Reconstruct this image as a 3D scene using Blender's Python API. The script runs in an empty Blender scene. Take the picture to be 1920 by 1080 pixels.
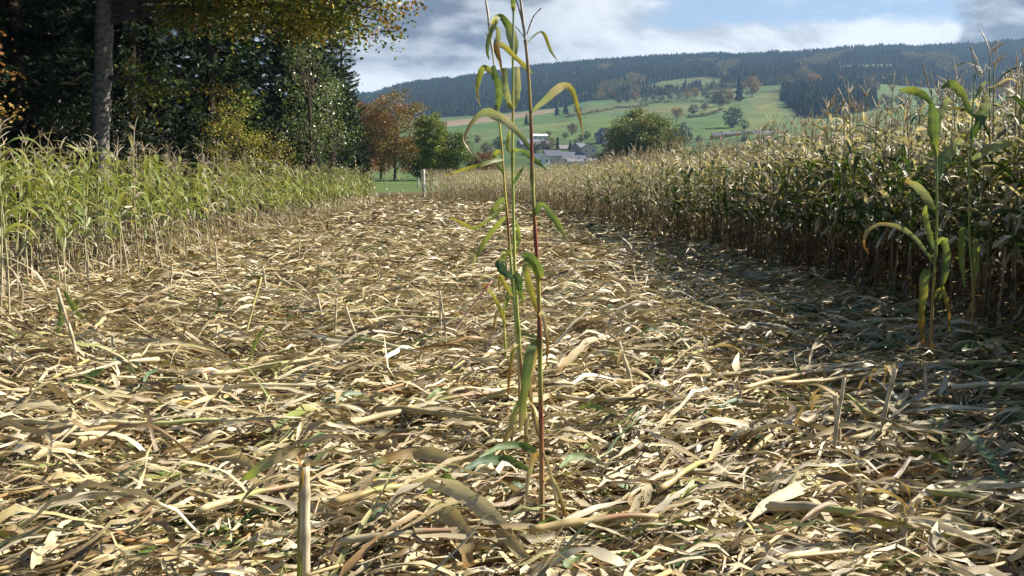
import bpy, math, random
import numpy as np
from mathutils import Vector

# ------------------------------------------------------------------ camera, sky, sun, exposure
C = bpy.context.scene.collection
scene = bpy.context.scene
FPX, CAM_H = 1884.0, 1.52                      # focal length in pixels of the 1920 wide photo, eye height
PITCH = math.atan(212.0 / FPX)
cam_data = bpy.data.cameras.new('camera')
cam_data.lens = FPX / 1920.0 * 36.0
cam_data.sensor_width = 36.0
cam_data.clip_start, cam_data.clip_end = 0.05, 12000.0
cam = bpy.data.objects.new('camera', cam_data)
C.objects.link(cam)
cam.location = (0, 0, CAM_H)
cam.rotation_euler = (math.radians(90) - PITCH, 0, 0)
scene.camera = cam

SUN_AZ, SUN_EL = math.radians(76), math.radians(37)      # azimuth from the view direction towards the right
sun_dir = Vector((math.sin(SUN_AZ) * math.cos(SUN_EL), math.cos(SUN_AZ) * math.cos(SUN_EL), math.sin(SUN_EL)))
sd = bpy.data.lights.new('sun', 'SUN')
sd.energy, sd.angle, sd.color = 5.0, math.radians(0.5), (1.0, 0.93, 0.82)
sun = bpy.data.objects.new('sun', sd)
C.objects.link(sun)
sun.rotation_euler = (-sun_dir).to_track_quat('-Z', 'Y').to_euler()

scene.view_settings.view_transform = 'Standard'
scene.view_settings.look = 'None'
scene.view_settings.exposure = 1.2
scene.view_settings.gamma = 1.0
scene.cycles.max_bounces = 7
scene.cycles.diffuse_bounces = 2
scene.cycles.glossy_bounces = 2
scene.cycles.transmission_bounces = 4
scene.cycles.transparent_max_bounces = 4
scene.cycles.volume_bounces = 0
scene.cycles.use_denoising = True
scene.cycles.sample_clamp_indirect = 4.0


class NT:
    """short-hand for building node trees"""
    def __init__(self, tree):
        self.t = tree
        tree.nodes.clear()

    def n(self, typ, **kw):
        node = self.t.nodes.new(typ)
        for k, v in kw.items():
            if k.startswith('i_'):
                key = k[2:]
                key = int(key) if key.isdigit() else key.replace('_', ' ')
                if hasattr(v, 'bl_idname') or isinstance(v, bpy.types.NodeSocket):
                    self.t.links.new(v, node.inputs[key])
                else:
                    node.inputs[key].default_value = v
            else:
                setattr(node, k, v)
        return node

    def math(self, op, a, b=0.0, c=0.0, clamp=False):
        m = self.t.nodes.new('ShaderNodeMath')
        m.operation = op
        m.use_clamp = clamp
        for i, v in enumerate((a, b, c)):
            if isinstance(v, bpy.types.NodeSocket):
                self.t.links.new(v, m.inputs[i])
            else:
                m.inputs[i].default_value = v
        return m.outputs[0]

    def ramp(self, v, a, b, lo=0.0, hi=1.0):
        m = self.t.nodes.new('ShaderNodeMapRange')
        m.interpolation_type = 'SMOOTHSTEP'
        self.t.links.new(v, m.inputs[0])
        for i, x in enumerate((a, b, lo, hi)):
            m.inputs[i + 1].default_value = x
        return m.outputs[0]

    def mix(self, f, a, b, mode='MIX'):
        m = self.t.nodes.new('ShaderNodeMix')
        m.data_type = 'RGBA'
        m.blend_type = mode
        for i, v in ((0, f), (6, a), (7, b)):
            if isinstance(v, bpy.types.NodeSocket):
                self.t.links.new(v, m.inputs[i])
            else:
                m.inputs[i].default_value = v if i == 0 else (*v[:3], 1.0)
        return m.outputs[2]

    def link(self, a, b):
        self.t.links.new(a, b)


def build_world():
    w = bpy.data.worlds.new('World')
    scene.world = w
    w.use_nodes = True
    T = NT(w.node_tree)
    sky = T.n('ShaderNodeTexSky', sky_type='NISHITA', sun_disc=False, sun_elevation=SUN_EL, sun_rotation=SUN_AZ)
    sky.air_density, sky.dust_density, sky.ozone_density = 0.8, 0.2, 1.0
    tc = T.n('ShaderNodeTexCoord')
    sep = T.n('ShaderNodeSeparateXYZ', i_0=tc.outputs['Generated'])
    x, y, z = sep.outputs
    ym = T.math('MAXIMUM', y, 0.25)
    a = T.math('DIVIDE', x, ym)
    e = T.math('DIVIDE', z, ym)
    co = T.n('ShaderNodeCombineXYZ', i_0=T.math('MULTIPLY', a, 1.0), i_1=T.math('MULTIPLY', e, 2.1), i_2=0.37)
    n1 = T.n('ShaderNodeTexNoise', i_Vector=co.outputs[0], i_Scale=7.0, i_Detail=9.0, i_Roughness=0.58, i_Distortion=0.25).outputs[0]
    co2 = T.n('ShaderNodeCombineXYZ', i_0=a, i_1=T.math('MULTIPLY', e, 2.6), i_2=4.1)
    n2 = T.n('ShaderNodeTexNoise', i_Vector=co2.outputs[0], i_Scale=16.0, i_Detail=6.0, i_Roughness=0.5).outputs[0]
    d1 = T.math('SUBTRACT', n1, 0.5)
    d2 = T.math('SUBTRACT', n2, 0.5)
    aw = T.math('ADD', a, T.math('MULTIPLY', d1, 0.22))
    ew = T.math('ADD', e, T.math('ADD', T.math('MULTIPLY', d1, 0.09), T.math('MULTIPLY', d2, 0.03)))
    # the open blue patch, high and right of the middle
    blue = T.math('MULTIPLY', T.ramp(aw, 0.12, 0.19), T.ramp(ew, 0.138, 0.158))
    blue = T.math('MULTIPLY', blue, T.ramp(aw, 0.47, 0.43))
    wisp = T.math('MULTIPLY', T.ramp(n2, 0.5, 0.72), 0.55)
    blue = T.math('MULTIPLY', blue, T.math('SUBTRACT', 1.0, wisp))
    # the dark cloud bank on the left and the one in the far right corner
    dark = T.math('MULTIPLY', T.ramp(aw, 0.10, -0.02), T.ramp(ew, 0.095, 0.12))
    corner = T.math('MULTIPLY', T.ramp(aw, 0.425, 0.45), T.ramp(ew, 0.10, 0.118))
    grey = T.math('MULTIPLY', T.ramp(n1, 0.45, 0.62), 0.45)
    dk = T.math('MAXIMUM', T.math('MULTIPLY', dark, 0.95), T.math('MAXIMUM', T.math('MULTIPLY', corner, 0.85), grey))
    dk = T.math('MULTIPLY', dk, T.ramp(n2, 0.68, 0.38, 0.45, 1.15), clamp=True)
    cloud = T.mix(dk, (0.96, 1.0, 1.04), (0.16, 0.195, 0.26))
    skyc = T.mix(1.0, sky.outputs[0], (0.085, 0.085, 0.085), 'MULTIPLY')
    bluec = T.mix(0.6, skyc, (0.52, 0.72, 1.0))
    col = T.mix(blue, cloud, bluec)
    bg = T.n('ShaderNodeBackground', i_Color=col, i_Strength=0.44)
    # behind and above: mostly clear Nishita sky with scattered cloud
    bg2 = T.n('ShaderNodeBackground', i_Color=sky.outputs[0], i_Strength=0.05)
    front = T.math('MULTIPLY', T.ramp(y, 0.25, 0.5), T.ramp(e, 0.6, 0.24))
    mx = T.n('ShaderNodeMixShader', i_0=front, i_1=bg2.outputs[0], i_2=bg.outputs[0])
    out = T.n('ShaderNodeOutputWorld')
    T.link(mx.outputs[0], out.inputs[0])


build_world()

# ------------------------------------------------------------------ helpers
rng = np.random.default_rng(11)
random.seed(5)
ST, CT = math.sin(PITCH), math.cos(PITCH)


def at(u, v, Y):
    """the point at depth Y on the sight line through photo pixel (u, v)"""
    x, y = (u - 960) / FPX, (540 - v) / FPX
    d = np.array([x, CT + y * ST, -ST + y * CT])
    return np.array([0, 0, CAM_H]) + d * (Y / d[1])


def on_field(u, v):
    x, y = (u - 960) / FPX, (540 - v) / FPX
    d = np.array([x, CT + y * ST, -ST + y * CT])
    return np.array([0, 0, CAM_H]) + d * (-CAM_H / d[2])


def row_of(X, Y, Z):
    """photo row and column of world points (arrays)"""
    dz = Z - CAM_H
    zc = Y * CT - dz * ST
    yc = Y * ST + dz * CT
    return 540 - FPX * yc / zc, 960 + FPX * X / zc


def z_of_row(v, Y):
    y = (540 - v) / FPX
    return CAM_H + Y * (-ST + y * CT) / (CT + y * ST)


def unit(v):
    return v / np.maximum(np.linalg.norm(v, axis=-1, keepdims=True), 1e-9)


class Acc:
    """collects quads with a colour per vertex and a uv per vertex"""
    def __init__(self):
        self.V, self.F, self.U, self.K, self.n = [], [], [], [], 0

    def add(self, V, F, K, U=None):
        V = np.asarray(V, float).reshape(-1, 3)
        K = np.asarray(K, float)
        if K.ndim == 1:
            K = np.tile(K, (len(V), 1))
        if U is None:
            U = np.zeros((len(V), 2))
        self.V.append(V)
        self.F.append(np.asarray(F, np.int64).reshape(-1, 4) + self.n)
        self.K.append(K.reshape(-1, 3))
        self.U.append(np.asarray(U, float).reshape(-1, 2))
        self.n += len(V)

    def add_acc(self, other, M=None, loc=None, tint=None):
        V, F, K, U = other.arrays()
        if M is not None:
            V = V @ M.T
        if loc is not None:
            V = V + loc
        self.add(V, F, K if tint is None else K * tint, U)

    def arrays(self):
        if not self.V:
            return np.zeros((0, 3)), np.zeros((0, 4), np.int64), np.zeros((0, 3)), np.zeros((0, 2))
        if len(self.V) > 1:
            self.V, self.F, self.K, self.U = [np.concatenate(self.V)], [np.concatenate(self.F)], [np.concatenate(self.K)], [np.concatenate(self.U)]
        return self.V[0], self.F[0], self.K[0], self.U[0]

    def mesh(self, name, mat, smooth=True):
        V, F, K, U = self.arrays()
        me = bpy.data.meshes.new(name)
        me.vertices.add(len(V))
        me.vertices.foreach_set('co', V.astype(np.float32).ravel())
        me.loops.add(F.size)
        me.loops.foreach_set('vertex_index', F.astype(np.int32).ravel())
        me.polygons.add(len(F))
        me.polygons.foreach_set('loop_start', np.arange(0, F.size, 4, dtype=np.int32))
        me.polygons.foreach_set('use_smooth', np.full(len(F), smooth))
        uv = me.uv_layers.new(name='uv')
        uv.data.foreach_set('uv', U[F.ravel()].astype(np.float32).ravel())
        ca = me.color_attributes.new('tint', 'FLOAT_COLOR', 'POINT')
        ca.data.foreach_set('color', np.concatenate([np.clip(K, 0, 1), np.ones((len(K), 1))], 1).astype(np.float32).ravel())
        me.materials.append(mat)
        me.update(calc_edges=True)
        me.validate()
        return me


def link(name, mesh, parent=None, loc=None, rz=0.0, scale=1.0):
    o = bpy.data.objects.new(name, mesh)
    C.objects.link(o)
    if parent is not None:
        o.parent = parent
    if loc is not None:
        o.location = loc
    if rz:
        o.rotation_euler = (0, 0, rz)
    if scale != 1.0:
        o.scale = (scale,) * 3 if np.isscalar(scale) else scale
    return o


def tag(o, label=None, cat=None, group=None, kind=None):
    if label:
        o['label'] = label
    if cat:
        o['category'] = cat
    if group:
        o['group'] = group
    if kind:
        o['kind'] = kind
    return o


def thing(name, label, cat, loc=(0, 0, 0), rz=0.0, group=None):
    return tag(link(name, None, None, loc, rz), label, cat, group)


def tube(P, R, K, sides=6):
    """quad tube round a polyline; returns V, F, K, U"""
    P = np.asarray(P, float)
    k = len(P)
    R = np.broadcast_to(np.asarray(R, float), (k,))
    K = np.broadcast_to(np.asarray(K, float), (k, 3))
    T = unit(np.gradient(P, axis=0))
    ref = np.where(np.abs(T[:, 2:3]) > 0.9, np.array([[1., 0, 0]]), np.array([[0, 0, 1.]]))
    A = unit(np.cross(T, ref))
    B = np.cross(T, A)
    ang = np.arange(sides) / sides * 2 * np.pi
    V = P[:, None] + R[:, None, None] * (np.cos(ang)[None, :, None] * A[:, None] + np.sin(ang)[None, :, None] * B[:, None])
    i = np.arange(k - 1)[:, None] * sides
    j = np.arange(sides)[None]
    jn = (j + 1) % sides
    F = np.stack(np.broadcast_arrays(i + j, i + jn, i + sides + jn, i + sides + j), -1).reshape(-1, 4)
    U = np.stack(np.broadcast_arrays((j / sides), np.linspace(0, 1, k)[:, None]), -1).reshape(-1, 2)
    return V.reshape(-1, 3), F, np.repeat(K, sides, 0), U


def capped(P, R, K, sides=8):
    P = np.asarray(P, float)
    R = np.broadcast_to(np.asarray(R, float), (len(P),)).copy()
    t0, t1 = unit(P[0] - P[1]), unit(P[-1] - P[-2])
    P2 = np.vstack([P[0] + t0 * 1e-3, P, P[-1] + t1 * 1e-3])
    R2 = np.concatenate([[R[0] * 0.05], R, [R[-1] * 0.05]])
    K = np.broadcast_to(np.asarray(K, float), (len(P), 3))
    return tube(P2, R2, np.vstack([K[:1], K, K[-1:]]), sides)


def ribbons(P, S, fold, K):
    """P (n,k,3) centre lines, S (n,k,3) half-width vectors, fold (n,) keel depth, K (n,k,3)"""
    n, k, _ = P.shape
    T = unit(np.gradient(P, axis=1))
    N = unit(np.cross(T, S))
    w = np.linalg.norm(S, axis=-1, keepdims=True)
    mid = P - N * w * np.asarray(fold)[:, None, None]
    rp = np.sin(np.arange(k)[None] * 2.1 + np.arange(n)[:, None] * 1.9)[..., None] * 0.28
    rq = np.sin(np.arange(k)[None] * 1.7 + np.arange(n)[:, None] * 2.7 + 1.0)[..., None] * 0.28
    V = np.stack([P - S * (1 - 0.3 * rq) + N * w * rp, mid, P + S * (1 - 0.3 * rp) + N * w * rq], 2)
    base = (np.arange(n) * k * 3)[:, None, None]
    i = (np.arange(k - 1) * 3)[None, :, None]
    j = np.arange(2)[None, None]
    q = base + i + j
    F = np.stack([q, q + 1, q + 4, q + 3], -1).reshape(-1, 4)
    KK = np.repeat(K[:, :, None], 3, 2)
    U = np.empty((n, k, 3, 2))
    U[..., 0] = np.array([0, 0.5, 1.0])
    U[..., 1] = np.linspace(0, 1, k)[None, :, None] + (np.arange(n) * 1.37 % 50)[:, None, None]
    return V.reshape(-1, 3), F, KK.reshape(-1, 3), U.reshape(-1, 2)


def rib1(P, S, fold, K):
    return ribbons(P[None], S[None], np.array([fold]), K[None])


def smooth_line(pts, m):
    """Catmull-Rom through pts, m samples"""
    pts = np.asarray(pts, float)
    p = np.vstack([2 * pts[0] - pts[1], pts, 2 * pts[-1] - pts[-2]])
    t = np.linspace(0, len(pts) - 1 - 1e-6, m)
    i = t.astype(int)
    f = (t - i)[:, None]
    a, b, c, d = p[i], p[i + 1], p[i + 2], p[i + 3]
    return 0.5 * (2 * b + (c - a) * f + (2 * a - 5 * b + 4 * c - d) * f ** 2 + (3 * b - 3 * c + d - a) * f ** 3)


def wob(x, y, s=1.0, ph=0.0):
    """smooth pseudo-noise in about -1..1"""
    return (np.sin(x * 1.7 * s + 1.3 * np.sin(y * 1.1 * s + ph) + ph) + np.sin(y * 2.1 * s + 1.7 * np.sin(x * 0.9 * s + 2 * ph)) + np.sin((x + y) * 3.3 * s + ph * 3) * 0.5) / 2.5


# ------------------------------------------------------------------ materials
def new_mat(name):
    m = bpy.data.materials.new(name)
    m.use_nodes = True
    return m, NT(m.node_tree)


def leaf_material(name, trans=0.3, rough=0.5, spec=0.4, vein=60.0, tsat=(1.25, 1.2, 0.6), blotch=0.35):
    m, T = new_mat(name)
    col = T.n('ShaderNodeAttribute', attribute_name='tint').outputs[0]
    uv = T.n('ShaderNodeUVMap', uv_map='uv').outputs[0]
    mp = T.n('ShaderNodeMapping', i_Vector=uv, i_Scale=(vein, 2.0, 1.0)).outputs[0]
    nz = T.n('ShaderNodeTexNoise', i_Vector=mp, i_Scale=1.0, i_Detail=3.0).outputs[0]
    mp2 = T.n('ShaderNodeMapping', i_Vector=uv, i_Scale=(3.0, 9.0, 1.0)).outputs[0]
    nb = T.n('ShaderNodeTexNoise', i_Vector=mp2, i_Scale=1.0, i_Detail=4.0, i_Roughness=0.65).outputs[0]
    streak = T.ramp(nz, 0.25, 0.75, 0.72, 1.2)
    comb = T.n('ShaderNodeCombineXYZ', i_0=streak, i_1=streak, i_2=streak).outputs[0]
    c1 = T.mix(1.0, col, comb, 'MULTIPLY')
    bl = T.math('MULTIPLY', T.ramp(nb, 0.55, 0.75), blotch)
    brown = T.mix(1.0, c1, (0.55, 0.40, 0.26), 'MULTIPLY')
    c2 = T.mix(bl, c1, brown)
    u = T.n('ShaderNodeSeparateXYZ', i_0=uv).outputs[0]
    rib = T.ramp(T.math('ABSOLUTE', T.math('SUBTRACT', u, 0.5)), 0.07, 0.02)
    c3 = T.mix(T.math('MULTIPLY', rib, 0.35), c2, T.mix(0.5, c2, (0.6, 0.6, 0.35)))
    bump = T.n('ShaderNodeBump', i_Height=nz, i_Strength=0.35, i_Distance=0.004)
    p = T.n('ShaderNodeBsdfPrincipled', i_Base_Color=c3, i_Roughness=rough, i_Normal=bump.outputs[0])
    p.inputs['Specular IOR Level'].default_value = spec
    tr = T.n('ShaderNodeBsdfTranslucent', i_Color=T.mix(1.0, c3, tsat, 'MULTIPLY'))
    mx = T.n('ShaderNodeMixShader', i_0=trans, i_1=p.outputs[0], i_2=tr.outputs[0])
    out = T.n('ShaderNodeOutputMaterial')
    T.link(mx.outputs[0], out.inputs[0])
    return m


def card_material(name, trans=0.3, rough=0.5, spec=0.3, tsat=(1.3, 1.2, 0.6)):
    m, T = new_mat(name)
    col = T.n('ShaderNodeAttribute', attribute_name='tint').outputs[0]
    p = T.n('ShaderNodeBsdfPrincipled', i_Base_Color=col, i_Roughness=rough)
    p.inputs['Specular IOR Level'].default_value = spec
    tr = T.n('ShaderNodeBsdfTranslucent', i_Color=T.mix(1.0, col, tsat, 'MULTIPLY'))
    mx = T.n('ShaderNodeMixShader', i_0=trans, i_1=p.outputs[0], i_2=tr.outputs[0])
    out = T.n('ShaderNodeOutputMaterial')
    T.link(mx.outputs[0], out.inputs[0])
    return m


def tint_material(name, rough=0.7, spec=0.3, nscale=(6, 40, 1), lo=0.7, hi=1.25, bump=0.3, obj=False, dist=0.01):
    """solid material: tint attribute times streaky noise"""
    m, T = new_mat(name)
    col = T.n('ShaderNodeAttribute', attribute_name='tint').outputs[0]
    src = T.n('ShaderNodeTexCoord').outputs['Object'] if obj else T.n('ShaderNodeUVMap', uv_map='uv').outputs[0]
    mp = T.n('ShaderNodeMapping', i_Vector=src, i_Scale=nscale).outputs[0]
    nz = T.n('ShaderNodeTexNoise', i_Vector=mp, i_Scale=1.0, i_Detail=5.0, i_Roughness=0.65).outputs[0]
    s = T.ramp(nz, 0.25, 0.75, lo, hi)
    comb = T.n('ShaderNodeCombineXYZ', i_0=s, i_1=s, i_2=s).outputs[0]
    c = T.mix(1.0, col, comb, 'MULTIPLY')
    b = T.n('ShaderNodeBump', i_Height=nz, i_Strength=bump, i_Distance=dist)
    p = T.n('ShaderNodeBsdfPrincipled', i_Base_Color=c, i_Roughness=rough, i_Normal=b.outputs[0])
    p.inputs['Specular IOR Level'].default_value = spec
    out = T.n('ShaderNodeOutputMaterial')
    T.link(p.outputs[0], out.inputs[0])
    return m


M_LITTER = leaf_material('dead_corn_leaf', trans=0.12, rough=0.40, spec=0.65, tsat=(1.1, 1.0, 0.8), blotch=0.5)
M_LEAF = leaf_material('corn_leaf', trans=0.33, rough=0.42, spec=0.5, tsat=(1.2, 1.17, 0.65), blotch=0.55)
M_STALK = tint_material('corn_stalk', rough=0.45, spec=0.4, nscale=(14, 3, 1), dist=0.003)
M_HUSK = leaf_material('corn_husk', trans=0.1, rough=0.6, spec=0.3, vein=40)
M_OAK = card_material('broad_leaf', trans=0.22, rough=0.45, spec=0.35)
M_GLOSSY = card_material('glossy_leaf', trans=0.25, rough=0.28, spec=0.7)
M_NEEDLE = card_material('spruce_needles', trans=0.15, rough=0.55, spec=0.25, tsat=(1.1, 1.2, 0.5))
M_BARK = tint_material('bark', rough=0.85, spec=0.15, nscale=(9, 26, 1), lo=0.35, hi=1.5, bump=0.9, dist=0.04)
M_FAR = tint_material('far_tree', rough=0.9, spec=0.05, nscale=(0.15, 0.15, 0.15), lo=0.7, hi=1.3, bump=0.0, obj=True)
M_GROUND = tint_material('meadow_ground', rough=0.95, spec=0.05, nscale=(0.03, 0.03, 0.03), lo=0.75, hi=1.2, bump=0.0, obj=True)
M_SOIL = tint_material('soil', rough=0.95, spec=0.1, nscale=(9, 9, 9), lo=0.5, hi=1.4, bump=0.8, obj=True, dist=0.05)
M_WALL = tint_material('render_wall', rough=0.9, spec=0.1, nscale=(0.8, 0.8, 0.8), lo=0.88, hi=1.08, bump=0.1, obj=True)
M_ROOF = tint_material('slate_roof', rough=0.6, spec=0.3, nscale=(3, 3, 3), lo=0.8, hi=1.15, bump=0.2, obj=True)
M_PANE = tint_material('window_pane', rough=0.15, spec=0.6, nscale=(1, 1, 1), lo=0.9, hi=1.1, bump=0.0, obj=True)
M_WOOD = tint_material('weathered_wood', rough=0.8, spec=0.2, nscale=(8, 2, 1), lo=0.7, hi=1.2, bump=0.4)
M_GRASS = card_material('grass_blade', trans=0.3, rough=0.5, spec=0.3)

# ------------------------------------------------------------------ terrain
RIDGE = np.array([(-900, 190), (400, 190), (640, 184), (700, 184), (748, 168), (790, 160), (870, 151), (1000, 132), (1100, 121), (1200, 114), (1300, 110), (1450, 106), (1520, 103),
                  (1600, 96), (1640, 92), (1720, 93), (1790, 90), (1830, 84), (1920, 82), (2100, 78), (2900, 60)], float)
EDGE_FOREST = np.array([(-900, 240), (400, 240), (650, 236), (740, 228), (820, 221), (930, 214), (1000, 206), (1040, 203), (1100, 190), (1190, 184), (1260, 176), (1350, 168), (1450, 160),
                        (1560, 156), (1640, 156), (1720, 163), (1800, 170), (1920, 174), (2900, 174)], float)


def terrain_z(X, Y):
    """height of the far terrain (valley, village slope, meadows, wooded ridge)"""
    X, Y = np.broadcast_arrays(np.asarray(X, float), np.asarray(Y, float))
    u = 960 + FPX * X / np.maximum(Y, 1)
    u = np.clip(u, -900, 2900)
    left = np.clip((1000 - u) / 150, 0, 1)
    ridge = np.interp(u, RIDGE[:, 0], RIDGE[:, 1])
    foot = np.interp(u, EDGE_FOREST[:, 0], EDGE_FOREST[:, 1])
    ys = [55, 75, 130, 220, 330, 480, 620, 1250, 2100, 2450, 3300]
    zr = z_of_row(ridge, 2100)
    zs = [0 * u - 0.15, 0 * u - 0.05, left * 0.9, left * 1.6, 2 + 0 * u, z_of_row(308, 480) + 0 * u, z_of_row(264, 620) + 0 * u, z_of_row(foot, 1250), zr, zr - 45, zr - 130]
    out = np.zeros_like(u)
    for i in range(len(ys) - 1):
        t = np.clip((Y - ys[i]) / (ys[i + 1] - ys[i]), 0, 1)
        sel = (Y >= ys[i]) & (Y < ys[i + 1])
        out = np.where(sel, zs[i] * (1 - t) + zs[i + 1] * t, out)
    out = np.where(Y >= ys[-1], zs[-1], out)
    out = np.where(Y < 55, -0.15, out)
    far = np.clip((Y - 500) / 600, 0, 1)
    return out + far * (wob(X / 160, Y / 160, 1.0, 0.7) * 3.0)


def in_poly(u, v, poly):
    inside = np.zeros(u.shape, bool)
    n = len(poly)
    for i in range(n):
        (x1, y1), (x2, y2) = poly[i], poly[(i + 1) % n]
        c = ((y1 > v) != (y2 > v)) & (u < (x2 - x1) * (v - y1) / (y2 - y1 + 1e-9) + x1)
        inside ^= c
    return inside


CLEARINGS = [[(1190, 170), (1240, 152), (1330, 143), (1362, 150), (1345, 164), (1240, 171)], [(1540, 130), (1600, 121), (1690, 120), (1700, 127), (1600, 133)],
             [(1640, 190), (1650, 165), (1800, 165), (1850, 190)]]
CONIFER_BLOCK = [(1463, 188), (1470, 165), (1500, 152), (1560, 150), (1640, 170), (1645, 205), (1560, 222), (1500, 222), (1480, 200)]
PLOUGHED = [(815, 230), (930, 217), (1042, 204), (1042, 210), (930, 227), (815, 240)]


FIELDS = [([(820, 238), (930, 226), (1060, 208), (1060, 224), (930, 243), (820, 256)], (0.9, 1.0, 0.8)), ([(1000, 262), (1000, 240), (1140, 214), (1150, 240), (1100, 258)], (1.15, 1.1, 0.9)),
          ([(1060, 222), (1160, 204), (1215, 200), (1200, 190), (1062, 205)], (1.25, 0.95, 1.0)), ([(1200, 199), (1330, 194), (1352, 206), (1290, 220), (1180, 226)], (1.3, 1.05, 1.0)),
          ([(1380, 222), (1455, 190), (1470, 225), (1420, 246)], (1.35, 1.15, 1.0)), ([(1400, 186), (1462, 164), (1466, 190), (1420, 205)], (1.5, 1.1, 1.05)), ([(1280, 244), (1340, 222), (1400, 244), (1330, 258)], (0.95, 1.05, 0.85))]


def hill_point(u, v):
    """where on the far terrain a photo pixel lands"""
    Y = np.concatenate([np.arange(90, 600, 4), np.arange(600, 2100, 6)]).astype(float)
    X = (u - 960) / FPX * Y
    for _ in range(2):
        Z = terrain_z(X, Y)
        rv, ru = row_of(X, Y, Z)
        X = X + (u - ru) / FPX * Y
    rv, ru = row_of(X, Y, terrain_z(X, Y))
    i = np.argmax((rv <= v) & (Y > 150))
    return np.array([X[i], Y[i], float(terrain_z(X[i], Y[i]))])


def build_ground():
    Y = np.concatenate([np.linspace(55, 130, 24), np.linspace(134, 640, 70), np.linspace(650, 2200, 150), np.linspace(2230, 3300, 24)])
    U = np.concatenate([np.linspace(-900, 360, 50), np.linspace(366, 2420, 480), np.linspace(2440, 2900, 24)])
    YY, UU = np.meshgrid(Y, U, indexing='ij')
    XX = (UU - 960) / FPX * YY
    ZZ = terrain_z(XX, YY)
    rv, ru = row_of(XX, YY, ZZ)
    col = np.empty(XX.shape + (3,))
    g = 0.5 + 0.5 * wob(XX / 60, YY / 60, 1.0, 2.0)
    col[:] = np.array([0.072, 0.125, 0.046])
    col += g[..., None] * np.array([0.035, 0.024, 0.010])
    band = (np.sin(rv * 0.16 + wob(UU / 90, rv / 30) * 2) > 0.4) & (YY > 640)
    col[band] *= np.array([1.12, 1.02, 1.1])
    for poly, f in FIELDS:
        col[in_poly(ru, rv, poly) & (YY > 500)] *= np.array(f)
    vill = (YY > 400) & (YY < 640)
    col[vill] = col[vill] * 0.75
    col[in_poly(ru, rv, PLOUGHED)] = (0.23, 0.17, 0.11)
    foot = np.interp(ru, EDGE_FOREST[:, 0], EDGE_FOREST[:, 1])
    forest = (rv < foot) & (YY > 700)
    for c in CLEARINGS:
        forest &= ~in_poly(ru, rv, c)
    forest |= in_poly(ru, rv, CONIFER_BLOCK) & (YY > 700)
    forest |= YY > 2150
    col[forest] = (0.010, 0.018, 0.011)
    for c in CLEARINGS[:2]:
        col[in_poly(ru, rv, c) & (YY > 700)] = (0.11, 0.13, 0.05)
    strip = (YY > 60) & (YY < 84) & (UU < 1000)
    col[strip] = (0.12, 0.09, 0.045)
    ny, nu = XX.shape
    idx = np.arange(ny * nu).reshape(ny, nu)
    F = np.stack([idx[:-1, :-1], idx[:-1, 1:], idx[1:, 1:], idx[1:, :-1]], -1).reshape(-1, 4)
    a = Acc()
    a.add(np.stack([XX, YY, ZZ], -1), F, col.reshape(-1, 3))
    tag(link('ground', a.mesh('ground', M_GROUND)), 'green meadows and wooded slope rising beyond the corn field', kind='structure')
    # the field itself
    x = np.concatenate([[-400, -120], np.linspace(-40, 40, 161), [120, 400]])
    y = np.concatenate([[-400, -100, -20], np.linspace(-5, 76, 163)])
    XX, YY = np.meshgrid(x, y, indexing='xy')
    inn = np.clip((76 - YY) / 8, 0, 1) * np.clip((40 - np.abs(XX)) / 8, 0, 1)
    ZZ = inn * (0.02 * wob(XX, YY, 1.4) - 0.14)
    ny, nx = XX.shape
    idx = np.arange(ny * nx).reshape(ny, nx)
    F = np.stack([idx[:-1, :-1], idx[:-1, 1:], idx[1:, 1:], idx[1:, :-1]], -1).reshape(-1, 4)
    a = Acc()
    a.add(np.stack([XX, YY, ZZ], -1), F, np.array([0.035, 0.024, 0.015]))
    tag(link('field_soil', a.mesh('field_soil', M_SOIL)), 'dark brown soil under the flattened corn', kind='structure')


build_ground()

# ------------------------------------------------------------------ the clearing's outline
RIGHT_EDGE = np.array([(4.9, -4), (4.8, 3), (4.75, 6), (4.6, 11.4), (4.5, 15.7), (4.3, 18.8), (3.4, 25.6), (2.8, 39.8), (1.1, 53), (-5.3, 61.5)])
LEFT_EDGE = np.array([(-4.9, -4), (-5.3, 6), (-5.4, 10.5), (-5.8, 16.6), (-6.0, 23.5), (-6.6, 40), (-7.2, 50), (-8.0, 58)])


def x_right(y):
    return np.interp(y, RIGHT_EDGE[:, 1], RIGHT_EDGE[:, 0])


def x_left(y):
    return np.interp(y, LEFT_EDGE[:, 1], LEFT_EDGE[:, 0])


# ------------------------------------------------------------------ litter of flattened corn
STRAW = np.array([(0.52, 0.43, 0.245), (0.60, 0.51, 0.325), (0.44, 0.345, 0.18), (0.35, 0.26, 0.13), (0.46, 0.40, 0.28), (0.24, 0.16, 0.075), (0.66, 0.59, 0.42), (0.13, 0.09, 0.05), (0.40, 0.37, 0.15), (0.30, 0.17, 0.07)])
STRAW = STRAW * np.array([1.1, 1.1, 1.08])
STRAW_P = np.array([0.19, 0.15, 0.15, 0.11, 0.08, 0.09, 0.07, 0.07, 0.05, 0.04])
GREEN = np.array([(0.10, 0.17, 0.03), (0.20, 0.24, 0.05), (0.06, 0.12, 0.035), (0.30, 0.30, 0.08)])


def mound(x, y):
    return -0.075 + 0.04 * wob(x, y, 0.9, 0.4) + 0.04 * wob(x, y, 2.9, 1.4) + 0.03 * wob(x, y, 6.1, 0.3)


def lay_angle(x, y):
    """main direction in which the flattened plants lie"""
    return 0.15 + 0.5 * wob(x, y, 0.28, 2.2) - 0.55 * np.clip(x / 4.0, 0, 1.2) * np.clip((9 - y) / 6, 0, 1)


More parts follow.
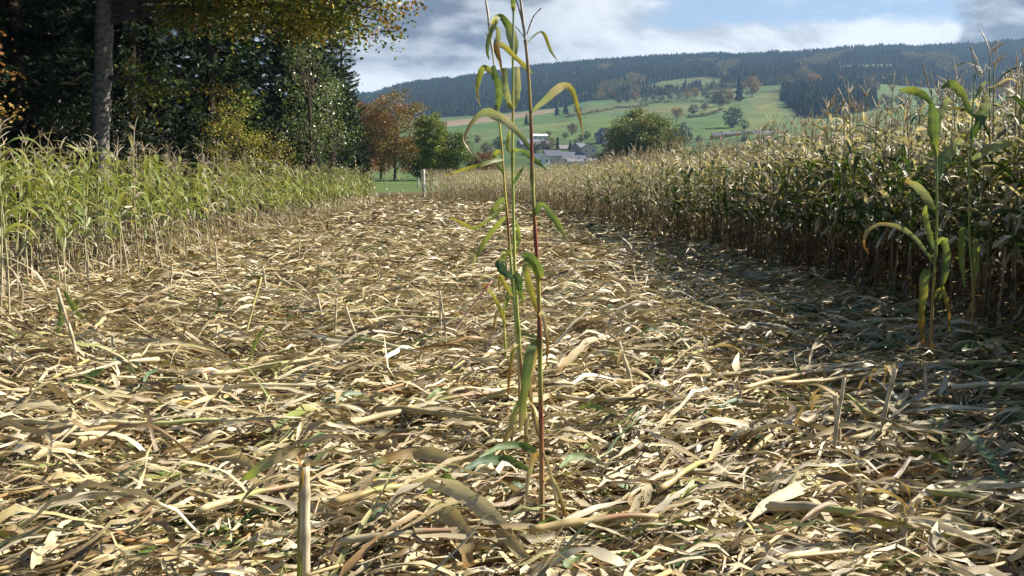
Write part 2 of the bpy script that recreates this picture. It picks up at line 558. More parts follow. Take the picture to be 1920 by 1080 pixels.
def litter_leaves(acc, x, y, k, lmin, lmax, wmin, wmax, green_p, rg, up=1.0):
    n = len(x)
    s = np.linspace(0, 1, k)[None]
    L = rg.uniform(lmin, lmax, n)
    W = rg.uniform(wmin, wmax, n)
    th = lay_angle(x, y) + rg.normal(0, 0.42, n) + (rg.random(n) < 0.5) * np.pi
    cross = rg.random(n) < 0.22
    th = np.where(cross, rg.uniform(0, 2 * np.pi, n), th)
    bend = rg.normal(0, 0.45, n) * np.where(rg.random(n) < 0.2, 3.0, 1.0)
    hd = th[:, None] + bend[:, None] * (s - 0.5) + rg.normal(0, 0.22, n)[:, None] * np.sin(s * 6.3 + rg.uniform(0, 6, n)[:, None])
    ds = L[:, None] / (k - 1)
    dx = np.cumsum(np.cos(hd) * ds, 1)
    dy = np.cumsum(np.sin(hd) * ds, 1)
    dx -= dx.mean(1, keepdims=True)
    dy -= dy.mean(1, keepdims=True)
    h0 = np.minimum(rg.exponential(0.045, n), 0.15)
    arch = np.abs(rg.normal(0, 0.06, n)) * up * L / 0.5
    slope = rg.normal(0, 0.13, n) * up
    steep = rg.random(n) < 0.05 * up
    slope = np.where(steep, slope * 4, slope)
    X = x[:, None] + dx
    Y = y[:, None] + dy
    Z = mound(X, Y) + h0[:, None] + arch[:, None] * np.sin(np.pi * s) + slope[:, None] * (s - 0.3) * L[:, None] + rg.normal(0, 0.011, (n, k)) * up
    Z = np.maximum(Z, -0.125 + rg.uniform(0, 0.02, n)[:, None])
    P = np.stack([X, Y, Z], -1)
    lat = np.stack([-np.sin(hd), np.cos(hd), 0 * hd], -1)
    roll = rg.normal(0, 0.7, n)[:, None] + rg.normal(0, 1.4, n)[:, None] * (s - 0.5) + rg.normal(0, 0.3, (n, k))
    up_v = np.array([0, 0, 1.0])
    prof = np.clip(np.minimum((s + 0.12) / 0.3, (1.04 - s) / 0.55), 0.05, 1) * (1 + 0.12 * np.sin(s * 14 + rg.uniform(0, 6, n)[:, None]))
    S = (np.cos(roll)[..., None] * lat + np.sin(roll)[..., None] * up_v) * (W[:, None] * 0.5 * prof)[..., None]
    c = STRAW[rg.choice(len(STRAW), n, p=STRAW_P)] * rg.uniform(0.8, 1.15, (n, 1))
    gap_shade = h0 < 0.02                                            # lowest layer coloured darker brown, standing in for shade in the gaps
    c[gap_shade] = c[gap_shade] * np.array([0.42, 0.36, 0.30])
    g = rg.random(n) < green_p
    c[g] = GREEN[rg.choice(4, g.sum())]
    c2 = np.where((rg.random(n) < 0.3)[:, None] & ~gap_shade[:, None], STRAW[rg.choice(len(STRAW), n, p=STRAW_P)], c)
    K = c[:, None] * (1 - s[..., None]) + c2[:, None] * s[..., None]
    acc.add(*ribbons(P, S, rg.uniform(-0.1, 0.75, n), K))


def build_litter():
    rg = np.random.default_rng(21)
    acc = Acc()

    def scatter(n, y0, y1, pad):
        # uniform over the clearing between two depths, kept near the view
        y = np.sqrt(rg.uniform(y0 ** 2, y1 ** 2, n)) if y1 < 30 else rg.uniform(y0, y1, n)
        lim = 0.56 * y + 0.9
        l = np.maximum(x_left(y) - pad, -lim)
        r = np.minimum(x_right(y) + pad, lim)
        return rg.uniform(l, r), y
    near = 0.16
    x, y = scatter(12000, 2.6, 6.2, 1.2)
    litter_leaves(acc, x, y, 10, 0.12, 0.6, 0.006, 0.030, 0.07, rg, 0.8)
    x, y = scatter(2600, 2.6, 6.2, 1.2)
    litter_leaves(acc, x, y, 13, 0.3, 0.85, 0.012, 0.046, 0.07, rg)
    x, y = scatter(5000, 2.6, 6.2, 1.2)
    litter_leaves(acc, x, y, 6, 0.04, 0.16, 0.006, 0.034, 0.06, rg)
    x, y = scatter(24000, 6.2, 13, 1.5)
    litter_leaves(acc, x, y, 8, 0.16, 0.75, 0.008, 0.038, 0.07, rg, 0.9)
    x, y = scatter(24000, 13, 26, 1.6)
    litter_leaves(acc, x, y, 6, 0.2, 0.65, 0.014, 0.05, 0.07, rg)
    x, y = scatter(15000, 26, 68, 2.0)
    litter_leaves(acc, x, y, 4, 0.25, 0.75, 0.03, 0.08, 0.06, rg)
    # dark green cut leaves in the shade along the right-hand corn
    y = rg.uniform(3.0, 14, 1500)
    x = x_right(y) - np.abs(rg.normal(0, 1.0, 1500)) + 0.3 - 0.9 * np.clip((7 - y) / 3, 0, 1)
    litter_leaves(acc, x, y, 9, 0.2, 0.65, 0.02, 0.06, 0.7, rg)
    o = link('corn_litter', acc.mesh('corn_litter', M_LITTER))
    tag(o, 'matted straw coloured corn leaves covering the clearing floor', kind='stuff')
    # small broken bits of stalk lying among the leaves
    acc = Acc()
    for (n, y0, y1, sides) in ((2300, 2.6, 8, 6), (3000, 8, 22, 5), (900, 22, 60, 4)):
        x, y = scatter(n, y0, y1, 0.8)
        for i in range(n):
            L = rg.uniform(0.15, 0.8)
            a = lay_angle(x[i], y[i]) + rg.normal(0, 0.5)
            d = np.array([math.cos(a), math.sin(a), rg.normal(0, 0.12)])
            c = np.array([x[i], y[i], mound(x[i], y[i]) + rg.uniform(0.01, 0.12)])
            r = rg.uniform(0.004, 0.011)
            kcol = STRAW[rg.choice(len(STRAW), p=STRAW_P)] * np.array([1.0, 0.95, 0.8])
            t = np.linspace(-0.5, 0.5, 3)[:, None]
            P = c + d * t * L + np.array([0, 0, 1]) * rg.normal(0, 0.01, (3, 1))
            P[:, 2] = np.maximum(P[:, 2], -0.12)
            acc.add(*capped(P, r, kcol, sides))
    o = link('stalk_litter', acc.mesh('stalk_litter', M_STALK))
    tag(o, 'short broken bits of corn stalk strewn among the leaves', kind='stuff')
    # thin fresh grass in the lower left
    acc = Acc()
    for cx, cy, n, sp in ((-1.75, 4.3, 260, 0.28), (-1.25, 4.75, 150, 0.25), (-1.6, 3.95, 120, 0.2), (2.0, 4.1, 90, 0.2), (-3.0, 6.4, 90, 0.3)):
        x = rg.normal(cx, sp, n)
        y = rg.normal(cy, sp * 0.8, n)
        az = rg.uniform(0, 6.28, n)
        h = rg.uniform(0.06, 0.16, n)
        s = np.linspace(0, 1, 4)[None]
        P = np.stack([x[:, None] + np.cos(az)[:, None] * s ** 2 * h[:, None] * 0.8, y[:, None] + np.sin(az)[:, None] * s ** 2 * h[:, None] * 0.8, -0.05 + h[:, None] * s * 1.3], -1)
        S = np.stack([-np.sin(az), np.cos(az), 0 * az], -1)[:, None] * (0.0022 * (1.05 - s))[..., None]
        K = np.broadcast_to(np.array([0.07, 0.17, 0.03]), (n, 4, 3)) * rg.uniform(0.7, 1.2, (n, 1, 1))
        acc.add(*ribbons(P, S, np.full(n, 0.3), K))
    tag(link('grass', acc.mesh('grass', M_GRASS)), 'thin fresh grass sprouting through the straw', kind='stuff')


build_litter()


# ------------------------------------------------------------------ corn plants
def corn_leaf(acc, rg, base, az, L, W, phi0, droop, dry, c0, c1, k=8, twist=0.0):
    s = np.linspace(0, 1, k)
    phi = phi0 - droop * s ** 1.1
    aa = az + rg.normal(0, 0.25) * s + (rg.normal(0, 0.5, k) * s * 0.5 if dry > 0.5 else 0)
    d = np.stack([np.cos(aa) * np.cos(phi), np.sin(aa) * np.cos(phi), np.sin(phi)], -1)
    P = base + np.vstack([np.zeros(3), np.cumsum(d[:-1] * (L / (k - 1)), 0)])
    tw = twist * s + rg.normal(0, 0.12 + 0.5 * dry, k).cumsum() * 0.5 * s
    hor = np.stack([-np.sin(aa), np.cos(aa), 0 * aa], -1)
    nrm = np.cross(d, hor)
    prof = np.clip(np.minimum(0.45 + s * 1.8, (1.03 - s) * 1.7), 0.04, 1) * (1 - 0.35 * dry * rg.random(k))
    S = (np.cos(tw)[:, None] * hor + np.sin(tw)[:, None] * nrm) * (W * 0.5 * prof)[:, None]
    K = np.asarray(c0) * (1 - s[:, None] ** 1.6) + np.asarray(c1) * s[:, None] ** 1.6
    acc.add(*rib1(P, S, rg.uniform(0.15, 0.5), K))


def corn_accs(seed, h=2.05, n=11, style='green', k=8, sides=6, tassel=True, lod=0):
    rg = np.random.default_rng(seed)
    stalk, leaves, tas, ear = Acc(), Acc(), Acc(), Acc()
    tan = np.array([0.50, 0.43, 0.30])
    pale = np.array([0.64, 0.58, 0.46])
    yel = np.array([0.34, 0.30, 0.07])
    grn = np.array([0.175, 0.235, 0.06]) if style != 'mixed' else np.array([0.055, 0.11, 0.025])  # mixed green is set darker to deepen the shaded wall
    brn = np.array([0.26, 0.16, 0.07])
    m = 9
    t = np.linspace(0, 1, m)
    lean = rg.normal(0, 0.045, 2)
    P = np.stack([lean[0] * t * h + 0.02 * np.sin(t * 5 + rg.uniform(0, 6)), lean[1] * t * h + 0.02 * np.sin(t * 4 + rg.uniform(0, 6)), t * h], -1)
    R = (0.0125 * (1 - t) + 0.0045 * t) * rg.uniform(0.85, 1.15)
    if style == 'green':
        ks = tan * (1 - t[:, None]) * 0.95 + (0.6 * grn + 0.5 * yel) * t[:, None]
    elif style == 'mixed':
        ks = brn * 0.6 * (1 - t[:, None]) + (0.6 * grn + 0.4 * tan) * t[:, None]  # stalk coloured darker at its foot to carry the wall's shade
    else:
        ks = (brn * 0.5 + tan * 0.2) * (1 - t[:, None]) + tan * t[:, None]  # foot of the dry stalk darkened too, for shade at the wall's base
    stalk.add(*tube(P, R, ks, sides))

    def pos(f):
        return np.array([np.interp(f, t, P[:, i]) for i in range(3)])
    az0 = rg.uniform(0, 6.28)
    for i in range(n):
        f = 0.07 + 0.84 * (i + rg.uniform(-0.3, 0.3)) / (n - 1)
        f = min(max(f, 0.05), 0.95)
        az = az0 + i * math.pi + rg.normal(0, 0.4)
        L = h * (0.22 + 0.17 * math.sin(math.pi * min(1, 0.15 + f * 0.85))) * rg.uniform(0.8, 1.15)
        W = rg.uniform(0.06, 0.095) * (0.75 + 0.25 * math.sin(math.pi * f))
        b = pos(f)
        if style == 'green':
            dry = 1.0 if f < 0.40 + rg.normal(0, 0.08) else (0.15 if rg.random() > 0.1 else 0.8)
        elif style == 'mixed':
            dry = 1.0 if f < 0.3 or f > 0.72 + rg.normal(0, 0.12) else (0.3 if rg.random() > 0.3 else 0.9)
        elif style == 'fresh':
            dry = 0.85 if f < 0.25 else 0.1
        else:
            dry = 1.0 if rg.random() > 0.06 else 0.4
        if dry >= 0.8:
            low = f < 0.4
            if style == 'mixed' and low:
                c = brn * rg.uniform(0.18, 0.6)  # dead brown leaves, darkened further to put the wall's deep shade in
            elif low:
                c = (tan * 0.8 + brn * 0.2) * rg.uniform(0.7, 1.1)
            else:
                c = (tan * rg.uniform(0.2, 0.9) + pale * 0.35) * rg.uniform(0.75, 1.15)
            c1 = c * rg.uniform(0.8, 1.2)
            if style in ('mixed', 'dry'):
                if low:
                    corn_leaf(leaves, rg, b, az, L * 0.5, W * 0.6, rg.uniform(-0.9, 0.3), rg.uniform(0.5, 1.2), 1.0, c, c1, k)
                else:
                    corn_leaf(leaves, rg, b, az, L * 0.62, W * 0.72, rg.uniform(0.7, 1.35), rg.uniform(1.3, 3.2), 1.0, c, c1, k)
            else:
                phi = rg.uniform(0.2, 1.0) if f > 0.5 else rg.uniform(-0.9, 0.6)
                corn_leaf(leaves, rg, b, az, L * 0.75, W * 0.65, phi, rg.uniform(1.2, 2.4), 1.0, c, c1, k)
        else:
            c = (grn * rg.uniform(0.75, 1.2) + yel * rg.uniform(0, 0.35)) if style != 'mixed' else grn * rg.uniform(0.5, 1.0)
            c1 = c if rg.random() < 0.55 else yel * 0.9 + tan * 0.2
            corn_leaf(leaves, rg, b, az, L * (0.78 if style == 'mixed' else 1.0), W * 0.9, rg.uniform(0.8, 1.3), rg.uniform(1.2, 2.7), dry * 0.5, c, c1, k, rg.normal(0, 0.5))
    if tassel:
        top = pos(1.0)
        c = np.array([0.46, 0.38, 0.25]) * rg.uniform(0.85, 1.2)
        nb = rg.integers(2, 7) if lod == 0 else 2
        for j in range(nb + 1):
            L = rg.uniform(0.2, 0.32) if j == 0 else rg.uniform(0.1, 0.2)
            az = rg.uniform(0, 6.28)
            phi = rg.uniform(1.25, 1.5) if j == 0 else rg.uniform(0.7, 1.25)
            dr = rg.uniform(0.1, 1.4) if style == 'green' else rg.uniform(0.0, 0.7)
            q = np.linspace(0, 1, 6)
            ph = phi - dr * q
            d = np.stack([np.cos(az) * np.cos(ph), np.sin(az) * np.cos(ph), np.sin(ph)], -1)
            PP = top + np.array([0, 0, -0.0 if j == 0 else rg.uniform(0.0, 0.05)]) + np.vstack([np.zeros(3), np.cumsum(d[:-1] * L / 5, 0)])
            rr = np.array([0.0035, 0.0055, 0.004, 0.0055, 0.0042, 0.0015]) * (1.3 if lod else 1.0)
            tas.add(*tube(PP, rr, c, 4 if lod == 0 else 3))
    if style != 'green' or rg.random() < 0.5:
        f = rg.uniform(0.38, 0.5)
        az = az0 + rg.uniform(0, 6.28)
        phi = rg.uniform(0.3, 1.2) if style == 'green' else rg.uniform(-1.2, 0.9)
        d = np.array([math.cos(az) * math.cos(phi), math.sin(az) * math.cos(phi), math.sin(phi)])
        q = np.linspace(0, 1, 7)
        b = pos(f)
        PP = b + d * (q[:, None] * 0.23) + np.array([math.cos(az), math.sin(az), 0]) * 0.012
        rr = 0.026 * np.sqrt(np.clip(np.sin(np.pi * (0.06 + q * 0.9)), 0.01, 1))
        c = pale * 0.9 if style != 'green' else (0.5 * grn + 0.4 * pale)
        ear.add(*tube(PP, rr, c, 7 if lod == 0 else 5))
    return {'stalk': stalk, 'leaves': leaves, 'tassel': tas, 'ear': ear}


PART_MAT = {'stalk': M_STALK, 'leaves': M_LEAF, 'tassel': M_STALK, 'ear': M_HUSK}
VARIANTS = {}


def corn_variants(style, count, seed, **kw):
    out = []
    for i in range(count):
        accs = corn_accs(seed + i, style=style, **kw)
        merged = Acc()
        for p in accs.values():
            if p.n:
                merged.add_acc(p)
        out.append({'accs': accs, 'merged': merged, 'mesh': None})
    VARIANTS[style] = out


corn_variants('green', 9, 100, h=2.0, n=10)
corn_variants('mixed', 9, 200, h=2.4, n=18)
corn_variants('dry', 8, 300, h=2.3, n=15, k=7, sides=5)
FARV = [corn_accs(400 + i, h=2.3, n=10, style='dry', k=5, sides=3, lod=1) for i in range(6)]
FARM = [corn_accs(480 + i, h=2.35, n=12, style='mixed', k=5, sides=3, lod=1) for i in range(5)]
FARG = [corn_accs(450 + i, h=2.0, n=9, style='green', k=5, sides=3, lod=1) for i in range(5)]


def merge(d):
    a = Acc()
    for p in d.values():
        if p.n:
            a.add_acc(p)
    return a


FARV = [merge(d) for d in FARV]
FARM = [merge(d) for d in FARM]
FARG = [merge(d) for d in FARG]


def place_corn(style, i, x, y, rz, sc, label, group, tilt=(0, 0), detail=True):
    """one standing plant: an Empty with stalk, leaves, tassel and ear as children (distant copies are one mesh)"""
    v = VARIANTS[style][i % len(VARIANTS[style])]
    if detail:
        if v['mesh'] is None:
            v['mesh'] = {p: a.mesh(p, PART_MAT[p]) for p, a in v['accs'].items() if a.n}
        o = thing('corn_plant', label, 'corn plant', (x, y, -0.09), rz, group)
        for p, me in v['mesh'].items():
            link(p, me, o)
    else:
        if v.get('one') is None:
            v['one'] = v['merged'].mesh('corn_plant', M_LEAF)
        o = tag(link('corn_plant', v['one'], None, (x, y, -0.09), rz), label, 'corn plant', group)
    o.scale = (sc, sc, sc)
    o.rotation_euler = (tilt[0], tilt[1], rz)
    return o


def rot(rz, tx, ty, sc):
    cz, sz = math.cos(rz), math.sin(rz)
    Rz = np.array([[cz, -sz, 0], [sz, cz, 0], [0, 0, 1]])
    cx, sx = math.cos(tx), math.sin(tx)
    Rx = np.array([[1, 0, 0], [0, cx, -sx], [0, sx, cx]])
    cy, sy = math.cos(ty), math.sin(ty)
    Ry = np.array([[cy, 0, sy], [0, 1, 0], [-sy, 0, cy]])
    return (Rz @ Ry @ Rx) * sc


def build_corn():
    rg = np.random.default_rng(31)
    # ---- right-hand field: candidates in rows that follow its edge
    cand = []
    y = 4.0
    for row in range(60):
        off = row * 0.62
        step = 0.12 if row < 8 else (0.22 if row < 20 else 0.4)
        ys = np.arange(0.5 if row < 14 else 8, 61.5, step)
        ys = ys + rg.normal(0, 0.05, len(ys))
        xs = x_right(ys) + off + rg.normal(0, 0.07, len(ys)) + (0.12 * wob(ys, 0 * ys, 1.5) if row == 0 else 0)
        keep = ((np.abs(xs / np.maximum(ys, 1)) < 0.72) | ((off < 8) & (ys < 30))) & (rg.random(len(ys)) < (0.93 if row < 8 else 0.85))
        cand += [(a, b, off) for a, b in zip(xs[keep], ys[keep])]
    for row in range(34):                                    # the block that closes the far end
        yy = 62.2 + row * 0.75
        xs = np.arange(-5.6 + 0.05 * row, 30, 0.2 if row < 5 else 0.4)
        xs = xs + rg.normal(0, 0.06, len(xs))
        keep = rg.random(len(xs)) < 0.9
        cand += [(a, yy + rg.normal(0, 0.1), row * 0.62) for a in xs[keep]]
    cand = np.array(cand)
    d = np.hypot(cand[:, 0], cand[:, 1])
    score = d + cand[:, 2] * 5.0 + (np.abs(cand[:, 0] / cand[:, 1]) > 0.56) * 100
    order = np.argsort(score)
    own = set(order[:172].tolist())
    acc = Acc()
    nd = 0
    for i, (x, yy, off) in enumerate(cand):
        rz, sc = rg.uniform(0, 6.28), rg.uniform(0.9, 1.1) * (1.04 - 0.17 * np.clip((yy - 9.5) / 12, 0, 1) - 0.12 * np.clip((yy - 30) / 30, 0, 1))
        tx, ty = rg.normal(0, 0.035, 2)
        dist = math.hypot(x, yy)
        far = np.clip((yy - 15) / 27, 0, 1)
        dry = rg.random() < 0.07 + 0.88 * far
        if i in own:
            near = dist < 13.5
            lab = 'brown and green corn plant in the front of the tall shaded corn wall' if not dry else 'straw coloured dry corn plant in the front of the tall shaded corn wall'
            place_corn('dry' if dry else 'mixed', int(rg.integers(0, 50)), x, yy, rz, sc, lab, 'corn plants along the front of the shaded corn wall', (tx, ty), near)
            nd += 1
        else:
            if dist > 24 or off > 3.0:
                fv = FARV if dry or rg.random() < 0.3 else FARM
                a = fv[int(rg.integers(0, len(fv)))]
            else:
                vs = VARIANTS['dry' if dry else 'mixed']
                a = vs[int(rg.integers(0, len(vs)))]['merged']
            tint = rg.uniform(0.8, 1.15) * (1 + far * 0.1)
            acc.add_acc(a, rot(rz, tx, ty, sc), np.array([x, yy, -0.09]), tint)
    tag(link('dry_corn_field', acc.mesh('dry_corn_field', M_LEAF)), 'dense standing dry corn behind the front plants of the corn wall', kind='stuff')
    # ---- left-hand strip
    cand = []
    for row in range(10):
        off = row * 0.7
        ys = np.arange(6.5, 57, 0.3 if row < 5 else 0.4)
        ys = ys + rg.normal(0, 0.07, len(ys))
        xs = x_left(ys) - off + rg.normal(0, 0.12, len(ys))
        keep = (xs > -12.5) & (np.abs(xs / ys) < 0.75) & (rg.random(len(ys)) < (0.62 if row == 0 else 0.85))
        keep &= ~((xs < -9.0) & (ys > 27)) 
        cand += [(a, b, off) for a, b in zip(xs[keep], ys[keep])]
    cand = np.array(cand)
    d = np.hypot(cand[:, 0], cand[:, 1])
    score = d + cand[:, 2] * 3.0 + (np.abs(cand[:, 0] / cand[:, 1]) > 0.53) * 100
    own = set(np.argsort(score)[:118].tolist())
    acc = Acc()
    for i, (x, yy, off) in enumerate(cand):
        rz, sc = rg.uniform(0, 6.28), rg.uniform(0.76, 1.14) * (0.92 + 0.05 * min(1, max(0, (11 - yy) / 3)) - 0.10 * min(1, max(0, (yy - 12) / 28)))
        tx, ty = rg.normal(0, 0.06, 2)
        dist = math.hypot(x, yy)
        dry = rg.random() < (0.12 if yy > 11 else 0.03)
        if i in own:
            lab = 'sunlit green corn plant with tan lower leaves beside the clearing under the dark trees' if not dry else 'withered tan corn plant among the sunlit green corn under the dark trees'
            place_corn('dry' if dry else 'green', int(rg.integers(0, 50)), x, yy, rz, sc, lab, 'corn plants along the sunlit green strip', (tx, ty), dist < 17)
        else:
            if dist > 24:
                a = FARG[int(rg.integers(0, len(FARG)))]
            else:
                vs = VARIANTS['dry' if dry else 'green']
                a = vs[int(rg.integers(0, len(vs)))]['merged']
            acc.add_acc(a, rot(rz, tx, ty, sc), np.array([x, yy, -0.09]), rg.uniform(0.8, 1.15))
    tag(link('green_corn_strip', acc.mesh('green_corn_strip', M_LEAF)), 'standing green corn filling the strip below the dark trees', kind='stuff')
    # ---- four lone dry plants in the gap at the far end
    for (u, v, s, lab) in ((664, 392, 1.0, 'lone pale corn plant nearest the green corn strip, before the meadow gap'), (704, 386, 0.98, 'pale corn plant before the meadow gap, second from the green strip'),
                           (728, 384, 0.9, 'shorter pale corn plant in the middle of the meadow gap'), (753, 380, 0.86, 'smallest pale corn plant before the meadow gap, near the white post')):
        p = on_field(u, v)
        o = place_corn('dry', u, p[0], p[1], u * 1.3, s, lab, 'lone corn plants at the meadow gap')


build_corn()


# ------------------------------------------------------------------ the corn plants standing alone
def hand_leaf(parent, Y, pts, widths, cols, twist=0.0, fold=0.3, bow=0.06, m=16, seed=0, ragged=0.0):
    """a single leaf blade: centre line from its sheath to its tip; bow = how far it arches towards or away from the viewer's side"""
    rg = np.random.default_rng(seed + int(pts[0][0] * 7 + pts[-1][1]))
    P = np.array([at(u, v, Y) for u, v in pts])
    k = len(P)
    tt = np.linspace(0, 1, k)
    sgn = 1 if rg.random() < 0.5 else -1
    P[:, 1] += sgn * bow * np.sin(tt * np.pi * 0.8)
    P = smooth_line(P, m)
    t = np.linspace(0, 1, m)
    W = np.interp(t, np.linspace(0, 1, len(widths)), widths) * 0.82 * Y / FPX * (1 + 0.05 * rg.normal(0, 1, m))
    W = W * (1 + ragged * rg.normal(0, 0.25, m))
    Kc = np.array(cols, float)
    K = np.stack([np.interp(t, np.linspace(0, 1, len(Kc)), Kc[:, i]) for i in range(3)], -1)
    T = unit(np.gradient(P, axis=0))
    view = np.array([0.12, 1.0, 0.05])
    S = unit(np.cross(T, view))
    N = np.cross(S, T)
    tw = np.broadcast_to(np.asarray(twist, float), ()) * (t - 0.3) + 0.15 * np.sin(t * 7 + rg.uniform(0, 6))
    S = np.cos(tw)[:, None] * S + np.sin(tw)[:, None] * N
    a = Acc()
    a.add(*rib1(P - np.array(parent.location), S * (W * 0.5)[:, None], fold, K))
    return link('leaf', a.mesh('leaf', M_LEAF), parent)


G1, G2, YG, YL = (0.11, 0.19, 0.045), (0.19, 0.27, 0.09), (0.33, 0.39, 0.09), (0.48, 0.44, 0.09)
PG, TN, BR, PL = (0.36, 0.40, 0.22), (0.50, 0.40, 0.22), (0.34, 0.19, 0.05), (0.62, 0.55, 0.38)
DG, RD = (0.06, 0.13, 0.06), (0.20, 0.045, 0.03)


def hero_stalk(root, Y, pts, r0, r1, cols):
    P = np.array([at(u, v, Y) for u, v in pts])
    P[:, 1] = Y
    P[0] = (P[1][0], Y, -0.1)
    P = smooth_line(P, 40)
    t = np.linspace(0, 1, 40)
    R = r0 * (1 - t) + r1 * t
    node = np.abs(((t * 9.0) % 1.0) - 0.5) > 0.44
    R = R * np.where(node, 1.4, 1.0)
    Kc = np.array(cols, float)
    K = np.stack([np.interp(t, np.linspace(0, 1, len(Kc)), Kc[:, i]) for i in range(3)], -1)
    K[node] *= 0.6
    a = Acc()
    a.add(*tube(P - np.array(root.location), R, K, 9))
    link('stalk', a.mesh('stalk', M_STALK), root)


def hero_tassel(root, Y, lines, col=(0.42, 0.36, 0.27)):
    rg = np.random.default_rng(len(lines) + int(Y * 10))
    a = Acc()
    for pts, r in lines:
        P = smooth_line(np.array([at(u, v, Y) for u, v in pts]), 12) - np.array(root.location)
        R = np.full(12, r) * rg.uniform(0.7, 1.35, 12)
        R[-1] *= 0.3
        a.add(*tube(P, R, col, 5))
    link('tassel', a.mesh('tassel', M_STALK), root)


def hero_plants():
    # right-hand one of the three: red-brown stalk, nearest the camera
    Y = 4.15
    b = on_field(1017, 1018)
    r = thing('corn_plant', 'tall reddish stalked corn plant nearest the viewer, in the middle of the clearing', 'corn plant', (b[0], Y, 0), 0, 'three tall corn plants standing alone')
    hero_stalk(r, Y, [(1018, 1030), (1016, 900), (1014, 760), (1012, 640), (1009, 520), (1003, 430), (998, 330), (996, 240), (991, 140), (985, 75)], 0.012, 0.0058,
               [(0.42, 0.32, 0.16), (0.40, 0.27, 0.12), (0.34, 0.17, 0.07), RD, YG, RD, (0.4, 0.36, 0.08), RD, (0.24, 0.09, 0.05), YG, RD, (0.2, 0.09, 0.05), (0.36, 0.3, 0.1), (0.3, 0.17, 0.1), (0.4, 0.33, 0.2)])
    hero_tassel(r, Y, [([(985, 77), (981, 40), (976, 0), (970, -50)], 0.0048), ([(988, 64), (997, 38), (1004, 26), (1016, 14)], 0.0028), ([(984, 72), (974, 58), (965, 48)], 0.0022), ([(983, 66), (974, 20), (960, -20)], 0.003)])
    hand_leaf(r, Y, [(998, 209), (1008, 200), (1026, 186), (1044, 169), (1060, 164), (1072, 176), (1079, 200), (1086, 228), (1092, 258)], [5, 10, 17, 18, 15, 12, 9, 5, 2], [G2, PG, PG, PL, TN, YL, YL, BR, PL], 0.5, 0.35, 0.09)
    hand_leaf(r, Y, [(1001, 292), (990, 272), (972, 248), (952, 228), (930, 214), (911, 206), (893, 213), (876, 236), (867, 258), (877, 274), (888, 290), (905, 305)], [6, 10, 14, 19, 22, 20, 12, 8, 8, 8, 8, 3], [YG, G2, PG, PL, PG, PG, PG, TN, TN, PL, PG, PG], 0.6, 0.4, 0.16, 22)
    hand_leaf(r, Y, [(996, 138), (982, 121), (963, 101), (947, 85), (936, 78), (930, 88), (936, 108), (942, 140)], [8, 11, 11, 12, 14, 13, 10, 2], [YG, YL, YL, YL, TN, BR, BR, BR], 0.5, 0.4, 0.08)
    hand_leaf(r, Y, [(990, 79), (1001, 66), (1015, 57), (1024, 66), (1033, 92), (1046, 112)], [3, 4, 5, 8, 7, 1], [G1, G1, G2, YL, YG, TN], 0.3, 0.3, 0.05)
    hand_leaf(r, Y, [(1004, 402), (1009, 388), (1016, 381), (1030, 398), (1042, 414), (1050, 432), (1060, 446), (1068, 458), (1072, 474), (1084, 484), (1106, 484), (1133, 488)], [14, 13, 9, 15, 16, 12, 6, 7, 11, 7, 5, 2], [DG, G1, G2, G2, YG, YG, TN, PL, TN, PL, PL, PL], 0.8, 0.35, 0.1, 22)
    hand_leaf(r, Y, [(1013, 522), (1010, 505), (1000, 488), (988, 478), (978, 480)], [16, 24, 24, 18, 6], [YG, G2, G2, G1, DG], 0.2, 0.3, 0.05)
    hand_leaf(r, Y, [(1012, 530), (1000, 500), (987, 484), (986, 505), (993, 535), (1002, 565), (1006, 582)], [10, 16, 14, 15, 16, 12, 3], [YG, YG, G2, YL, YL, YL, BR], 0.4, 0.25, 0.08)
    hand_leaf(r, Y, [(1012, 640), (1000, 646), (991, 668), (986, 705), (981, 745), (977, 790), (975, 808)], [8, 18, 23, 22, 18, 12, 3], [G1, G2, G2, G2, YG, TN, TN], 0.3, 0.3, 0.06)
    hand_leaf(r, Y, [(1008, 648), (1000, 690), (992, 730), (1000, 780), (1006, 826)], [8, 9, 8, 6, 3], [BR, TN, BR, TN, BR], 0.9, 0.5, 0.05, ragged=0.4)
    hand_leaf(r, Y, [(1015, 830), (1006, 800), (999, 770), (990, 750)], [9, 12, 9, 3], [BR, TN, TN, PL], 0.8, 0.5, 0.05, ragged=0.5)
    hand_leaf(r, Y, [(1016, 846), (1028, 870), (1040, 920), (1047, 966)], [5, 10, 9, 3], [TN, TN, PL, TN], 0.8, 0.5, 0.05, ragged=0.5)
    hand_leaf(r, Y, [(1016, 870), (1006, 855), (996, 880), (988, 925), (984, 960)], [5, 12, 13, 9, 2], [TN, BR, TN, PL, TN], 0.8, 0.5, 0.06, ragged=0.4)
    hand_leaf(r, Y, [(1017, 905), (1030, 890), (1046, 915), (1058, 955), (1064, 980)], [5, 11, 12, 8, 2], [TN, PL, TN, BR, BR], 0.8, 0.5, 0.06, ragged=0.4)
    hand_leaf(r, Y, [(1010, 600), (1016, 585), (1022, 610), (1026, 650), (1024, 680)], [5, 9, 9, 7, 2], [TN, PL, TN, BR, BR], 0.8, 0.5, 0.05, ragged=0.4)
    # middle one: green stalk
    Y = 5.3
    b = on_field(990, 865)
    r = thing('corn_plant', 'tall green stalked corn plant with two upright leaves near its top, between its two neighbours', 'corn plant', (b[0], Y, 0), 0, 'three tall corn plants standing alone')
    hero_stalk(r, Y, [(991, 870), (986, 800), (978, 700), (972, 620), (966, 520), (963, 420), (961, 300), (962, 200), (962, 100), (963, 10)], 0.0115, 0.0052,
               [(0.34, 0.25, 0.1), (0.36, 0.3, 0.1), YL, (0.26, 0.10, 0.05), YG, YG, YL, YG, YG, (0.4, 0.4, 0.1), (0.38, 0.36, 0.1), YG, PG, G2])
